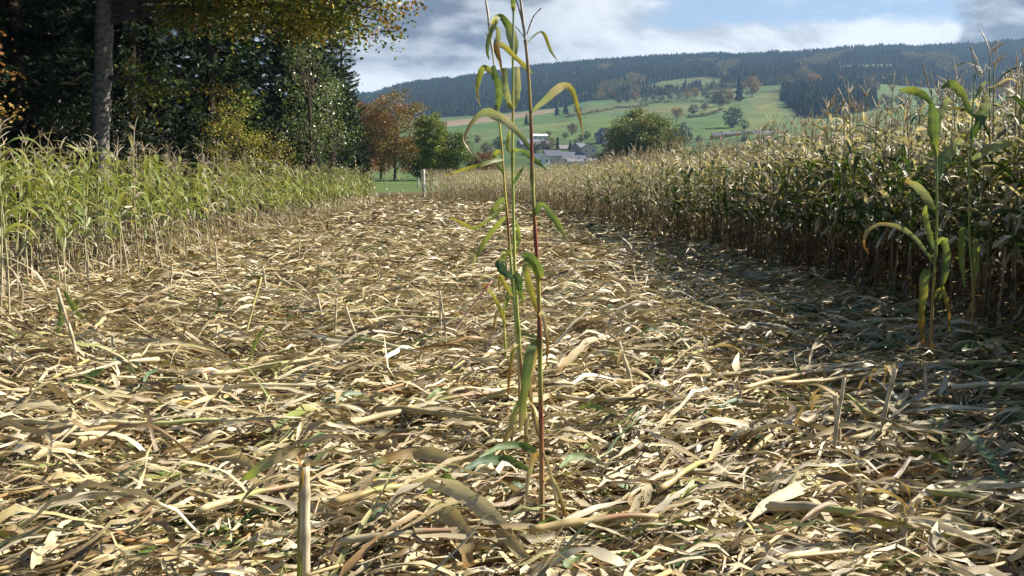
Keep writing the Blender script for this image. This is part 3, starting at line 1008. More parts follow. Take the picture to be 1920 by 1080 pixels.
    hand_leaf(r, Y, [(963, 20), (962, 5), (964, -12), (970, -40)], [8, 11, 12, 3], [YL, G2, G2, G2], 0.1, 0.3, 0.03)
    hand_leaf(r, Y, [(958, 205), (952, 185), (947, 160), (946, 128)], [10, 15, 16, 10], [YG, PG, PG, G2], 0.15, 0.45, 0.04)
    hand_leaf(r, Y, [(961, 205), (968, 185), (971, 160), (970, 124)], [10, 15, 15, 9], [YG, PG, PG, PL], 0.15, 0.45, 0.04)
    hand_leaf(r, Y, [(963, 282), (978, 283), (996, 296), (1010, 307), (1024, 320)], [6, 10, 12, 9, 2], [YG, G2, G2, G1, G1], 0.6, 0.35, 0.08)
    hand_leaf(r, Y, [(962, 290), (952, 275), (954, 255), (958, 240)], [8, 10, 9, 3], [G2, YG, YG, PG], 0.3, 0.35, 0.05)
    hand_leaf(r, Y, [(962, 345), (968, 335), (976, 322), (984, 310)], [4, 8, 8, 2], [G1, DG, G1, G1], 0.3, 0.35, 0.05)
    hand_leaf(r, Y, [(965, 520), (952, 516), (940, 505), (936, 494), (944, 490), (950, 505)], [6, 16, 22, 18, 8, 3], [DG, DG, DG, DG, PG, G2], 0.3, 0.3, 0.05)
    hand_leaf(r, Y, [(965, 512), (972, 522), (974, 542), (970, 552)], [16, 18, 12, 2], [DG, G1, G1, G1], 0.3, 0.3, 0.05)
    hand_leaf(r, Y, [(966, 530), (974, 548), (982, 566), (980, 548)], [6, 9, 6, 2], [G1, G2, YG, YG], 0.3, 0.3, 0.05)
    hand_leaf(r, Y, [(965, 470), (972, 450), (971, 430), (969, 415)], [8, 12, 9, 3], [YG, YG, YG, G2], 0.3, 0.3, 0.04)
    hand_leaf(r, Y, [(981, 740), (966, 765), (955, 800), (942, 838), (930, 868)], [5, 12, 14, 11, 2], [G2, YG, TN, BR, BR], 0.6, 0.4, 0.06)
    hand_leaf(r, Y, [(984, 790), (992, 770), (987, 800), (990, 850)], [4, 9, 8, 3], [TN, PL, TN, BR], 0.8, 0.4, 0.06, ragged=0.4)
    hand_leaf(r, Y, [(974, 640), (962, 655), (955, 700), (952, 745)], [5, 11, 10, 2], [TN, YL, BR, BR], 0.8, 0.5, 0.06, ragged=0.4)
    hand_leaf(r, Y, [(979, 690), (990, 705), (996, 745), (998, 790)], [5, 10, 9, 2], [YG, TN, TN, BR], 0.8, 0.5, 0.06, ragged=0.4)
    hand_leaf(r, Y, [(986, 800), (972, 792), (962, 815), (956, 850)], [5, 11, 10, 2], [TN, PL, TN, BR], 0.8, 0.5, 0.06, ragged=0.4)
    # left one
    Y = 5.9
    b = on_field(979, 812)
    r = thing('corn_plant', 'tall slender corn plant with a drooping leaf fountain below its tassel, leaning left', 'corn plant', (b[0], Y, 0), 0, 'three tall corn plants standing alone')
    hero_stalk(r, Y, [(979, 815), (974, 720), (968, 620), (960, 520), (953, 430), (947, 360), (940, 270), (932, 190), (925, 110), (918, 55)], 0.010, 0.0045,
               [(0.3, 0.22, 0.1), (0.36, 0.25, 0.1), TN, YG, G2, YG, RD, YL, (0.4, 0.3, 0.1), YL, YG, PG, PL, PL])
    hero_tassel(r, Y, [([(924, 100), (918, 58), (914, 20), (906, -25)], 0.0062), ([(923, 90), (915, 72), (911, 60)], 0.0028), ([(922, 85), (919, 50), (917, 30)], 0.003)], (0.58, 0.52, 0.42))
    hand_leaf(r, Y, [(922, 44), (929, 30), (940, 28), (952, 42), (960, 64), (964, 92), (960, 118)], [6, 9, 13, 19, 22, 18, 4], [YL, YG, G2, G2, PG, G2, YG], 0.4, 0.4, 0.1)
    hand_leaf(r, Y, [(923, 42), (931, 40), (922, 58), (916, 80), (914, 100), (918, 114)], [5, 10, 12, 10, 7, 2], [YG, YL, G2, G2, G1, G1], 0.3, 0.4, 0.06)
    hand_leaf(r, Y, [(923, 50), (932, 52), (934, 66), (928, 84), (922, 100)], [5, 8, 12, 10, 2], [G2, PG, PG, G2, G2], 0.3, 0.4, 0.06)
    hand_leaf(r, Y, [(923, 140), (914, 128), (905, 126), (898, 142), (894, 162), (895, 180), (900, 199)], [9, 13, 14, 13, 9, 6, 2], [YG, YL, YG, YG, YL, TN, PL], 0.4, 0.35, 0.08)
    hand_leaf(r, Y, [(931, 206), (936, 185), (936, 165), (929, 145), (925, 124)], [10, 17, 19, 15, 9], [G2, G2, G2, G1, G2], 0.4, 0.35, 0.05)
    hand_leaf(r, Y, [(945, 298), (925, 302), (900, 310), (870, 318), (834, 331)], [6, 9, 9, 8, 2], [G2, PG, YG, YL, YL], 0.5, 0.35, 0.1)
    hand_leaf(r, Y, [(944, 290), (932, 284), (927, 293), (936, 297)], [6, 10, 12, 4], [YG, YL, YG, PG], 0.3, 0.3, 0.04)
    hand_leaf(r, Y, [(946, 320), (938, 316), (932, 308), (940, 318), (944, 326)], [5, 9, 9, 7, 3], [G2, YG, G2, G2, G1], 0.3, 0.3, 0.04)
    hand_leaf(r, Y, [(948, 372), (936, 380), (924, 396), (913, 412)], [10, 13, 13, 3], [G2, G2, YG, YG], 0.4, 0.35, 0.07)
    hand_leaf(r, Y, [(949, 384), (925, 408), (905, 421), (886, 430), (866, 420), (842, 408)], [4, 5, 6, 9, 9, 3], [G1, G1, YG, YG, YL, YL], 0.6, 0.35, 0.09)
    hand_leaf(r, Y, [(951, 404), (935, 420), (914, 446), (898, 472), (886, 500)], [6, 11, 12, 10, 3], [G2, YG, YG, YG, YL], 0.3, 0.35, 0.1)
    hand_leaf(r, Y, [(957, 480), (948, 470), (944, 478), (946, 496), (944, 520)], [6, 11, 12, 10, 2], [YG, YL, YG, G2, YG], 0.4, 0.35, 0.06)
    hand_leaf(r, Y, [(963, 560), (950, 540), (938, 515), (936, 545)], [6, 10, 9, 3], [TN, YL, YL, BR], 0.4, 0.35, 0.06)
    # low young plant behind them
    Y = 7.6
    b = on_field(948, 700)
    r = thing('corn_plant', 'short yellowing corn plant just behind and left of the three tall ones', 'corn plant', (b[0], Y, 0))
    hero_stalk(r, Y, [(950, 705), (948, 660), (945, 610), (946, 560)], 0.011, 0.006, [TN, YG, YL, YG])
    hand_leaf(r, Y, [(946, 590), (934, 570), (922, 548), (913, 540)], [6, 9, 8, 3], [YG, YG, YL, YG], 0.4, 0.3, 0.05)
    hand_leaf(r, Y, [(946, 580), (952, 560), (956, 545), (952, 535)], [6, 12, 12, 4], [G2, YG, YG, G2], 0.4, 0.3, 0.05)
    hand_leaf(r, Y, [(947, 610), (938, 580), (930, 590), (926, 620)], [6, 9, 8, 3], [YG, YL, TN, BR], 0.4, 0.3, 0.05)
    hand_leaf(r, Y, [(949, 650), (962, 625), (972, 640), (980, 662)], [5, 9, 9, 3], [TN, TN, PL, TN], 0.4, 0.3, 0.05, ragged=0.4)
    # two greener plants before the shaded wall
    for (u, v, Y, lab, seed) in ((1742, 690, 7.9, 'tall leafy green corn plant standing out before the shaded corn wall, lit from behind', 1), (1832, 645, 9.0, 'second green corn plant before the shaded corn wall, nearer the frame edge', 2)):
        X = (u - 960) / FPX * Y
        r = thing('corn_plant', lab, 'corn plant', (X, Y, 0), 0)
        top = 150 if seed == 1 else 120
        du = 14 if seed == 1 else -14
        hero_stalk(r, Y, [(u, v + 8), (u + du * 0.5, 560), (u + du, 440), (u + du, 330), (u + du * 0.7, 240), (u + du * 0.3, top + 20)], 0.012, 0.006, [BR, (0.3, 0.24, 0.08), (0.26, 0.3, 0.07), G2, G2, PG])
        hero_tassel(r, Y, [([(u + 4, top + 25), (u - 4, top), (u - 12, top - 35)], 0.006), ([(u + 4, top + 20), (u + 14, top + 4), (u + 26, top + 10)], 0.003), ([(u + 3, top + 20), (u - 2, top + 2), (u + 2, top - 12)], 0.003)])
        if seed == 1:
            hand_leaf(r, Y, [(u + 10, 200), (u - 18, 180), (u - 42, 172), (u - 62, 170)], [6, 16, 18, 4], [G2, G2, YG, G2], 0.4, 0.35, 0.1)
            hand_leaf(r, Y, [(u + 12, 290), (u + 4, 250), (u + 2, 215), (u - 2, 190)], [12, 24, 24, 6], [YG, G2, G2, G1], 0.2, 0.35, 0.06)
            hand_leaf(r, Y, [(u + 13, 250), (u + 26, 215), (u + 38, 190), (u + 42, 182)], [8, 16, 15, 3], [G2, PG, PG, G2], 0.5, 0.35, 0.06)
            hand_leaf(r, Y, [(u + 14, 340), (u + 30, 305), (u + 52, 280), (u + 66, 268), (u + 60, 290)], [10, 26, 28, 22, 6], [G2, G2, PG, PG, G2], 0.5, 0.35, 0.1)
            hand_leaf(r, Y, [(u + 14, 400), (u - 12, 372), (u - 36, 348), (u - 55, 338)], [8, 18, 18, 4], [G2, PG, PG, BR], 0.5, 0.35, 0.12)
            hand_leaf(r, Y, [(u + 12, 500), (u - 20, 460), (u - 55, 430), (u - 100, 418), (u - 126, 430), (u - 134, 455), (u - 120, 475)], [6, 10, 11, 9, 8, 7, 2], [G2, PG, PG, TN, TN, BR, BR], 0.5, 0.35, 0.15)
            hand_leaf(r, Y, [(u + 10, 470), (u + 2, 430), (u - 2, 400), (u - 2, 385)], [8, 16, 14, 4], [G2, YG, YG, G2], 0.2, 0.35, 0.06)
            hand_leaf(r, Y, [(u + 8, 520), (u - 10, 510), (u - 16, 550), (u - 20, 610), (u - 14, 650)], [8, 18, 20, 14, 4], [G2, G2, YL, BR, BR], 0.3, 0.35, 0.06)
            hand_leaf(r, Y, [(u + 10, 460), (u + 24, 450), (u + 26, 500), (u + 16, 560)], [6, 15, 16, 4], [G2, YG, G2, YG], 0.3, 0.35, 0.06)
            hand_leaf(r, Y, [(u + 6, 560), (u + 20, 540), (u + 30, 580), (u + 34, 620)], [5, 11, 10, 3], [YG, YL, BR, BR], 0.3, 0.35, 0.06)
        else:
            hand_leaf(r, Y, [(u - 10, 215), (u - 22, 175), (u - 40, 155), (u - 62, 165)], [8, 20, 20, 5], [G2, YG, G2, G1], 0.4, 0.35, 0.1)
            hand_leaf(r, Y, [(u - 12, 260), (u + 2, 225), (u + 10, 195), (u + 10, 178)], [10, 22, 24, 12], [G1, DG, PG, PG], 0.3, 0.35, 0.06)
            hand_leaf(r, Y, [(u - 12, 300), (u + 8, 285), (u + 36, 272), (u + 58, 276), (u + 62, 310)], [8, 18, 20, 14, 4], [G2, PG, PG, YG, G2], 0.5, 0.35, 0.12)
            hand_leaf(r, Y, [(u - 8, 190), (u + 6, 172), (u + 16, 158), (u + 22, 152)], [5, 9, 8, 2], [G1, G1, PG, G1], 0.4, 0.35, 0.05)
            hand_leaf(r, Y, [(u - 12, 450), (u - 22, 430), (u - 24, 480), (u - 20, 540)], [6, 15, 16, 3], [G2, G2, YG, YG], 0.3, 0.35, 0.06)
            hand_leaf(r, Y, [(u - 8, 500), (u + 2, 450), (u + 4, 490), (u - 4, 560)], [6, 13, 14, 4], [YG, YG, YG, YL], 0.3, 0.35, 0.06)
            hand_leaf(r, Y, [(u - 6, 560), (u - 14, 600), (u - 18, 640)], [8, 9, 3], [TN, BR, BR], 0.3, 0.35, 0.06)


hero_plants()


# ------------------------------------------------------------------ broken and fallen stalks one can count
def stub(u, v, top_v, lean, r, label, leaf=None, group='broken corn stalks left standing', Y=None):
    p = on_field(u, v)
    Yd = p[1]
    o = thing('broken_stalk', label, 'broken stalk', (p[0], Yd, 0), 0, group)
    h = (v - top_v) / FPX * Yd * 1.02
    P = np.array([[0, 0, -0.1], [lean * 0.3 * h, 0.01, h * 0.35], [lean * 0.7 * h, 0.02, h * 0.7], [lean * h, 0.02, h]])
    P = smooth_line(P, 12)
    R = np.full(12, r)
    R[4] *= 1.18
    R[8] *= 1.15
    a = Acc()
    K = np.array([(0.34, 0.25, 0.14)] * 2 + [(0.55, 0.46, 0.31)] * 10)
    K[4] *= 0.6
    K[8] *= 0.6
    a.add(*capped(P, R, K, 10))
    link('stalk', a.mesh('stalk', M_STALK), o)
    rg = np.random.default_rng(int(u + v))
    sh = Acc()
    for j in range(5):
        az = j * 1.257 + rg.uniform(-0.4, 0.4)
        q = np.linspace(0, 1, 4)
        hh = rg.uniform(0.012, 0.05)
        out_ = rg.uniform(0.0, 0.5)
        PP = np.array([lean * h, 0.02, h - 0.004]) + np.stack([np.cos(az) * (r * 0.85 + out_ * hh * q ** 2), np.sin(az) * (r * 0.85 + out_ * hh * q ** 2), hh * q], -1)
        SS = np.array([-math.sin(az), math.cos(az), 0]) * (r * 0.55 * (1.05 - q))[:, None]
        sh.add(*rib1(PP, SS, 0.2, np.tile(np.array(PL if j % 2 else BR), (4, 1))))
    link('split_top', sh.mesh('split_top', M_HUSK), o)
    for j in range(leaf or 1):
        b = Acc()
        az = rg.uniform(0, 6.28)
        corn_leaf(b, rg, np.array([lean * h * 0.8, 0.02, h * rg.uniform(0.6, 0.95)]), az, rg.uniform(0.2, 0.4), rg.uniform(0.03, 0.05), rg.uniform(0.2, 0.9), rg.uniform(1.5, 2.6), 1.0, TN, BR, 9)
        link('leaf', b.mesh('leaf', M_LEAF), o)
    return o


def broken_stalks():
    o = stub(571, 1092, 866, 0.01, 0.0205, 'thick pale upright corn stalk stub with a bent leaf on top, nearest the viewer', 1)
    # its sheath and the leaf folded over its top
    Y = o.location[1] - 0.01
    hand_leaf(o, Y, [(574, 850), (560, 842), (535, 843), (505, 858), (480, 878), (462, 892)], [20, 24, 25, 24, 18, 4], [BR, TN, TN, PG, YG, G1], 0.4, 0.3, 0.1)
    hand_leaf(o, Y - 0.01, [(560, 1085), (561, 1000), (563, 930), (566, 880)], [10, 14, 13, 5], [YG, (0.3, 0.3, 0.06), (0.36, 0.28, 0.08), BR], 0.1, 0.5, 0.02)
    data = [(628, 628, 560, 0.05), (672, 652, 575, -0.3), (826, 640, 560, 0.0), (838, 652, 545, -0.12), (786, 690, 655, 0.1), (1188, 735, 640, -0.3), (1380, 780, 730, 0.2), (1560, 870, 705, 0.12), (1575, 850, 735, -0.1),
            (1650, 820, 690, 0.2), (1665, 760, 690, 0.1), (1742, 780, 700, -0.1), (1668, 1040, 950, 0.5), (1692, 1050, 965, 0.1), (1612, 1000, 910, 0.0), (500, 560, 500, -0.1),
            (150, 690, 540, -0.25), (560, 490, 440, 0.05), (604, 600, 552, -0.2), (1318, 690, 650, 0.2), (408, 520, 455, -0.05), (318, 560, 500, 0.1)]
    for i, (u, v, t, l) in enumerate(data):
        stub(u, v, t, l, rng.uniform(0.009, 0.014), 'snapped corn stalk poking up from the straw with a dead leaf hanging from it', 1 + i % 3)
    # leaning long stalk
    for (u0, v0, u1, v1, lab) in ((836, 645, 922, 527, 'reddish bare corn stalk leaning up towards the short yellowing plant'), (458, 640, 490, 520, 'thin yellow corn stalk propped up at a slant left of the tall plants')):
        p = on_field(u0, v0)
        q = at(u1, v1, p[1] + 0.25)
        o = thing('leaning_stalk', lab, 'corn stalk', tuple(p))
        a = Acc()
        P = smooth_line(np.array([p * 0, (q - p) * 0.5 + np.array([0, 0, 0.02]), q - p]), 10)
        a.add(*capped(P, 0.011, np.linspace((0.5, 0.4, 0.3), (0.26, 0.1, 0.06), 10) if u0 > 800 else np.linspace((0.5, 0.42, 0.2), (0.42, 0.38, 0.1), 10), 8))
        link('stalk', a.mesh('stalk', M_STALK), o)
        b = Acc()
        corn_leaf(b, rng, (q - p) * 0.95, 2.0, 0.2, 0.04, 0.3, 2.2, 1.0, BR, BR, 9)
        link('leaf', b.mesh('leaf', M_LEAF), o)


broken_stalks()


def fallen_stalks():
    rg = np.random.default_rng(77)
    lab = 'long corn stalk lying flat on the matted straw with dead leaves still on it'
    spots = []
    for (u0, v0, u1, v1) in ((258, 948, 520, 1000), (380, 1012, 580, 960), (640, 1060, 900, 1046), (620, 985, 800, 945), (400, 730, 620, 700), (0, 830, 240, 850), (60, 870, 420, 822), (1110, 690, 1190, 705), 
                             (1290, 910, 1180, 965), (1400, 770, 1560, 720), (1540, 760, 1700, 850), (1690, 950, 1900, 1010), (1440, 1000, 1740, 1050), (1350, 640, 1500, 700), (330, 600, 520, 620), (700, 800, 930, 830), (1230, 960, 1340, 900),
                             (1040, 780, 1300, 800), (200, 560, 420, 575), (520, 540, 640, 600), (1420, 880, 1530, 790), (1180, 600, 1320, 640), (640, 470, 760, 480), (300, 700, 120, 735), (1000, 1060, 1240, 1030)):
        spots.append((on_field(u0, v0), on_field(u1, v1)))
    for _ in range(60):
        y = 5 + 30 * rg.random() ** 1.6
        x = rg.uniform(max(x_left(y), -0.5 * y), min(x_right(y) - 0.3, 0.5 * y))
        if y < 7.5 and abs(x) < 1.0:
            x += 2.0
        a = lay_angle(x, y) + rg.normal(0, 0.4)
        L = rg.uniform(0.9, 1.6)
        p = np.array([x, y, 0.0])
        spots.append((p, p + np.array([math.cos(a), math.sin(a), 0]) * L))
    for p, q in spots:
        d = q - p
        L = np.linalg.norm(d)
        if L > 2.2:
            q = p + d / L * 2.2
            d = q - p
        o = thing('fallen_stalk', lab, 'fallen stalk', (p[0], p[1], 0), 0, 'fallen corn stalks lying on the straw')
        m = 14
        t = np.linspace(0, 1, m)
        P = d * t[:, None]
        perp = unit(np.array([-d[1], d[0], 0]))
        P = P + perp * (0.03 * np.sin(t * rg.uniform(1, 2.5) + rg.uniform(0, 6)) + 0.03 * np.abs(t - rg.uniform(0.3, 0.7)))[:, None]
        P[:, 2] = mound(P[:, 0] + p[0], P[:, 1] + p[1]) * 0.4 + 0.11 + 0.05 * rg.random() + 0.02 * np.sin(t * 3.0)
        R = np.interp(t, [0, 1], [0.019, 0.010]) * rg.uniform(0.8, 1.15)
        R[3::4] *= 1.2
        c = STRAW[rg.choice([0, 1, 2, 4, 6])] * np.array([1.0, 0.97, 0.85])
        K = np.tile(c, (m, 1))
        K[3::4] *= 0.6
        if rg.random() < 0.4:
            K[5:9] = K[5:9] * 0.4 + np.array(YG) * 0.6
        if rg.random() < 0.25:
            K[8:11] = K[8:11] * 0.4 + np.array(RD) * 0.6
        a = Acc()
        a.add(*capped(P, R, K, 8))
        link('stalk', a.mesh('stalk', M_STALK), o)
        b = Acc()
        for j in range(4):
            i = rg.integers(2, m)
            az = math.atan2(d[1], d[0]) + rg.normal(0, 0.6)
            corn_leaf(b, rg, P[i], az, rg.uniform(0.3, 0.55), rg.uniform(0.035, 0.06), rg.uniform(-0.05, 0.35), rg.uniform(0.1, 0.6), 0.7, STRAW[rg.choice(8)], STRAW[rg.choice(8)], 9)
        link('leaves', b.mesh('leaves', M_LITTER), o)


fallen_stalks()


def loose_leaves():
    """the single leaves that stand out of the litter"""
    data = [([(750, 955), (800, 962), (860, 985), (920, 1020), (990, 1085)], [6, 22, 34, 34, 20], [TN, PL, PL, PL, TN], 0.16, 'broad pale dead corn leaf arching towards the viewer at the bottom of the clearing'),
            ([(800, 985), (835, 1010), (868, 1050), (880, 1090)], [10, 34, 36, 20], [PG, TN, TN, BR], 0.10, 'wide folded brownish green leaf under the broad pale leaf'),
            ([(835, 888), (842, 905), (852, 940), (856, 965)], [10, 26, 22, 4], [G2, G2, PG, G2], 0.13, 'folded green corn leaf standing like a tent in the straw'),
            ([(833, 890), (815, 910), (800, 930), (790, 948)], [6, 10, 9, 3], [G2, G2, YG, G2], 0.13, 'narrow green leaf spread out beside the tent shaped green leaf'),
            ([(700, 900), (735, 895), (790, 890), (835, 898), (855, 915), (840, 935)], [8, 18, 24, 24, 18, 8], [G1, BR, TN, TN, TN, PL], 0.10, 'brown curled corn leaf hooked at its end behind the green tent leaf'),
            ([(340, 905), (390, 898), (440, 902), (470, 918), (478, 938), (460, 950)], [8, 20, 22, 18, 14, 5], [G1, BR, TN, TN, PL, PL], 0.12, 'hooked tan corn leaf left of the thick upright stub'),
            ([(865, 912), (905, 900), (950, 895), (1000, 905)], [6, 20, 22, 6], [DG, DG, G1, G1], 0.07, 'dark green leaf lying at the foot of the reddish stalked plant'),
            ([(900, 885), (940, 872), (985, 868), (1020, 880)], [5, 14, 14, 4], [G2, G1, G1, G2], 0.08, 'green leaf curved over the straw just above the dark green one'),
            ([(1050, 905), (1075, 895), (1105, 892), (1135, 893)], [6, 15, 14, 8], [G2, G2, PG, TN], 0.09, 'green and straw leaf lying right of the reddish stalked plant'),
            ([(1085, 788), (1110, 790), (1150, 792)], [6, 13, 5], [YG, G2, G2], 0.09, 'small bright green leaf scrap lying on pale straw'),
            ([(800, 770), (825, 760), (850, 762)], [6, 15, 5], [G1, G2, G1], 0.09, 'short green leaf lying in straw behind the leaning plants'),
            ([(1780, 838), (1810, 855), (1845, 890), (1890, 935)], [8, 20, 22, 10], [PG, PG, DG, G1], 0.14, 'long dull green leaf slanting down in the shade'),
            ([(1490, 895), (1515, 890), (1532, 900), (1520, 920), (1490, 945)], [10, 24, 24, 14, 6], [TN, PL, PL, PL, TN], 0.14, 'pale triangular leaf folded at its top in the straw'),
            ([(1540, 915), (1500, 960), (1440, 985), (1400, 1005)], [14, 26, 20, 6], [PL, PL, PL, TN], 0.10, 'crumpled white straw leaf lying below the folded triangular leaf'),
            ([(1820, 1045), (1780, 1040), (1750, 1060), (1740, 1085)], [20, 26, 20, 8], [PL, PL, PL, TN], 0.14, 'bright curled dead leaf in the bottom corner of the shade'),
            ([(1300, 820), (1270, 770), (1210, 750), (1165, 775), (1160, 800)], [4, 6, 8, 7, 3], [PL, PL, PL, TN, TN], 0.10, 'thin pale leaf bowed into a hoop on the straw'),
            ([(1160, 640), (1110, 655), (1070, 690), (1045, 700)], [4, 14, 18, 14], [PL, PL, TN, BR], 0.10, 'open dry corn husk beside the reddish stalk'),
            ([(165, 730), (168, 705), (195, 692)], [16, 18, 8], [G2, G2, G1], 0.12, 'upright rounded green leaf end standing in the straw'),
            ([(205, 700), (230, 695), (255, 712)], [8, 16, 6], [DG, PG, PG], 0.10, 'grey green leaf next to the upright rounded leaf end'),
            ([(465, 690), (480, 640), (500, 610)], [4, 10, 3], [G2, YG, G2], 0.14, 'thin green leaf blade sticking up left of the middle'),
            ([(500, 835), (560, 805), (600, 790), (640, 795)], [8, 20, 22, 8], [PG, YG, TN, TN], 0.10, 'arched greenish straw leaf behind the thick upright stub'),
            ([(400, 605), (412, 585), (410, 560)], [6, 12, 4], [G1, G1, G1], 0.1, 'small dark green leaf tuft left of the slanted yellow stalk'),
            ([(105, 640), (115, 590), (110, 545)], [5, 14, 4], [G2, G2, YG], 0.2, 'upright green leaf before the sunlit corn strip'),
            ([(120, 545), (140, 580), (160, 610)], [5, 12, 4], [G2, YG, G2], 0.2, 'slanting green blade at the foot of the sunlit corn strip')]
    for pts, w, cols, h, lab in data:
        mid = on_field(*pts[len(pts) // 2])
        P = np.array([on_field(u, v + 12) for u, v in pts])
        n = len(P)
        if abs(pts[0][1] - pts[-1][1]) > 0.9 * abs(pts[0][0] - pts[-1][0]) and h >= 0.12:
            base = on_field(*max(pts, key=lambda p: p[1]))
            P = np.array([at(u, v, base[1] + 0.03 * i) for i, (u, v) in enumerate(pts)])
            P[:, 2] = np.maximum(P[:, 2], 0.03)
        else:
            P[:, 2] = 0.085 + 0.6 * h * np.sin(np.linspace(0.15, 1, n) * np.pi)
        org = P.mean(0) * np.array([1, 1, 0])
        m = 18
        Q = smooth_line(P - org, m)
        t = np.linspace(0, 1, m)
        W = np.interp(t, np.linspace(0, 1, len(w)), w) * P[:, 1].mean() / FPX
        Kc = np.array(cols)
        K = np.stack([np.interp(t, np.linspace(0, 1, len(Kc)), Kc[:, i]) for i in range(3)], -1)
        T = unit(np.gradient(Q, axis=0))
        S = unit(np.cross(T, np.array([0.1, 0.85, -0.5])))
        a = Acc()
        a.add(*rib1(Q, S * (W * 0.5 * (1 + 0.1 * np.sin(t * 19)))[:, None], 0.35, K))
        o = link('corn_leaf', a.mesh('corn_leaf', M_LEAF), None, tuple(org))
        tag(o, lab, 'leaf', 'single leaves standing out of the straw')


loose_leaves()


def fallen_ears():
    rg = np.random.default_rng(91)
    data = [(1048, 700, 'open dry corn ear lying right beside the reddish stalk'), (1420, 838, 'pale husk covered corn ear lying right of the middle in half shade'), (705, 925, 'corn ear in its husk lying behind the tent shaped green leaf'),
            (1595, 1020, 'husk covered corn ear near the bottom of the shaded side'), (340, 770, 'corn ear in tan husk lying in the straw at the left'), (1230, 640, 'small husked ear lying toward the shaded wall'),
            (560, 640, 'husked ear lying left of the leaning reddish stalk'), (1690, 800, 'husked ear in the shade below the two green plants'), (150, 930, 'husked ear beside the grass tuft at the lower left')]
    for u, v, lab in data:
        p = on_field(u, v)
        o = thing('corn_ear', lab, 'corn ear', (p[0], p[1], 0.03), rg.uniform(0, 6.28), 'fallen corn ears')
        q = np.linspace(0, 1, 12)
        P = np.stack([q * 0.2 - 0.1, 0.008 * np.sin(q * 4), 0.015 * np.sin(q * 3)], -1)
        a = Acc()
        a.add(*capped(P, 0.024 * np.sqrt(np.clip(np.sin(np.pi * (0.08 + q * 0.87)), 0.01, 1)), np.array((0.52, 0.36, 0.10)), 10))
        link('cob', a.mesh('cob', M_HUSK), o)
        b = Acc()
        for j in range(7):
            az = j * 0.9 + rg.normal(0, 0.2)
            k = 10
            s = np.linspace(0, 1, k)
            open_ = rg.uniform(0, 0.09) if j % 2 else rg.uniform(0, 0.03)
            rad = 0.028 * np.sqrt(np.clip(np.sin(np.pi * (0.1 + s * 0.75)), 0.02, 1)) + open_ * s ** 2
            PP = np.stack([s * rg.uniform(0.2, 0.27) - 0.11, np.cos(az) * rad, np.sin(az) * rad], -1)
            SS = np.array([0, -math.sin(az), math.cos(az)]) * (0.02 * np.clip(np.minimum(0.4 + 2 * s, (1.02 - s) * 1.8), 0.05, 1))[:, None]
            c = STRAW[rg.choice([1, 6, 0, 4])]
            b.add(*rib1(PP, SS, -0.3, np.tile(c, (k, 1))))
        link('husk', b.mesh('husk', M_HUSK), o)


fallen_ears()


# ------------------------------------------------------------------ trees
def leaf_cards(acc, pts, size, cols, rg, flat=0.35, aspect=0.6):
    """small bent quads, one per point"""
    n = len(pts)
    a = unit(rg.normal(0, 1, (n, 3)) * np.array([1, 1, flat + 0.3]))
    b = unit(np.cross(a, unit(rg.normal(0, 1, (n, 3)) * np.array([flat * 2, flat * 2, 1]))))
    s = np.broadcast_to(np.asarray(size, float), (n,)) * rg.uniform(0.65, 1.35, n)
    A = a * s[:, None] * 0.5
    B = b * s[:, None] * 0.5 * aspect
    nrm = np.cross(a, b) * s[:, None] * 0.12
    V = np.stack([pts - A, pts + B + nrm, pts + A, pts - B + nrm], 1)
    F = np.arange(n * 4).reshape(n, 4)
    acc.add(V.reshape(-1, 3), F, np.repeat(cols, 4, 0))


def pal(rg, n, palette, jitter=0.2):
    p = np.array(palette)
    return p[rg.integers(0, len(p), n)] * rg.uniform(1 - jitter, 1 + jitter, (n, 1))


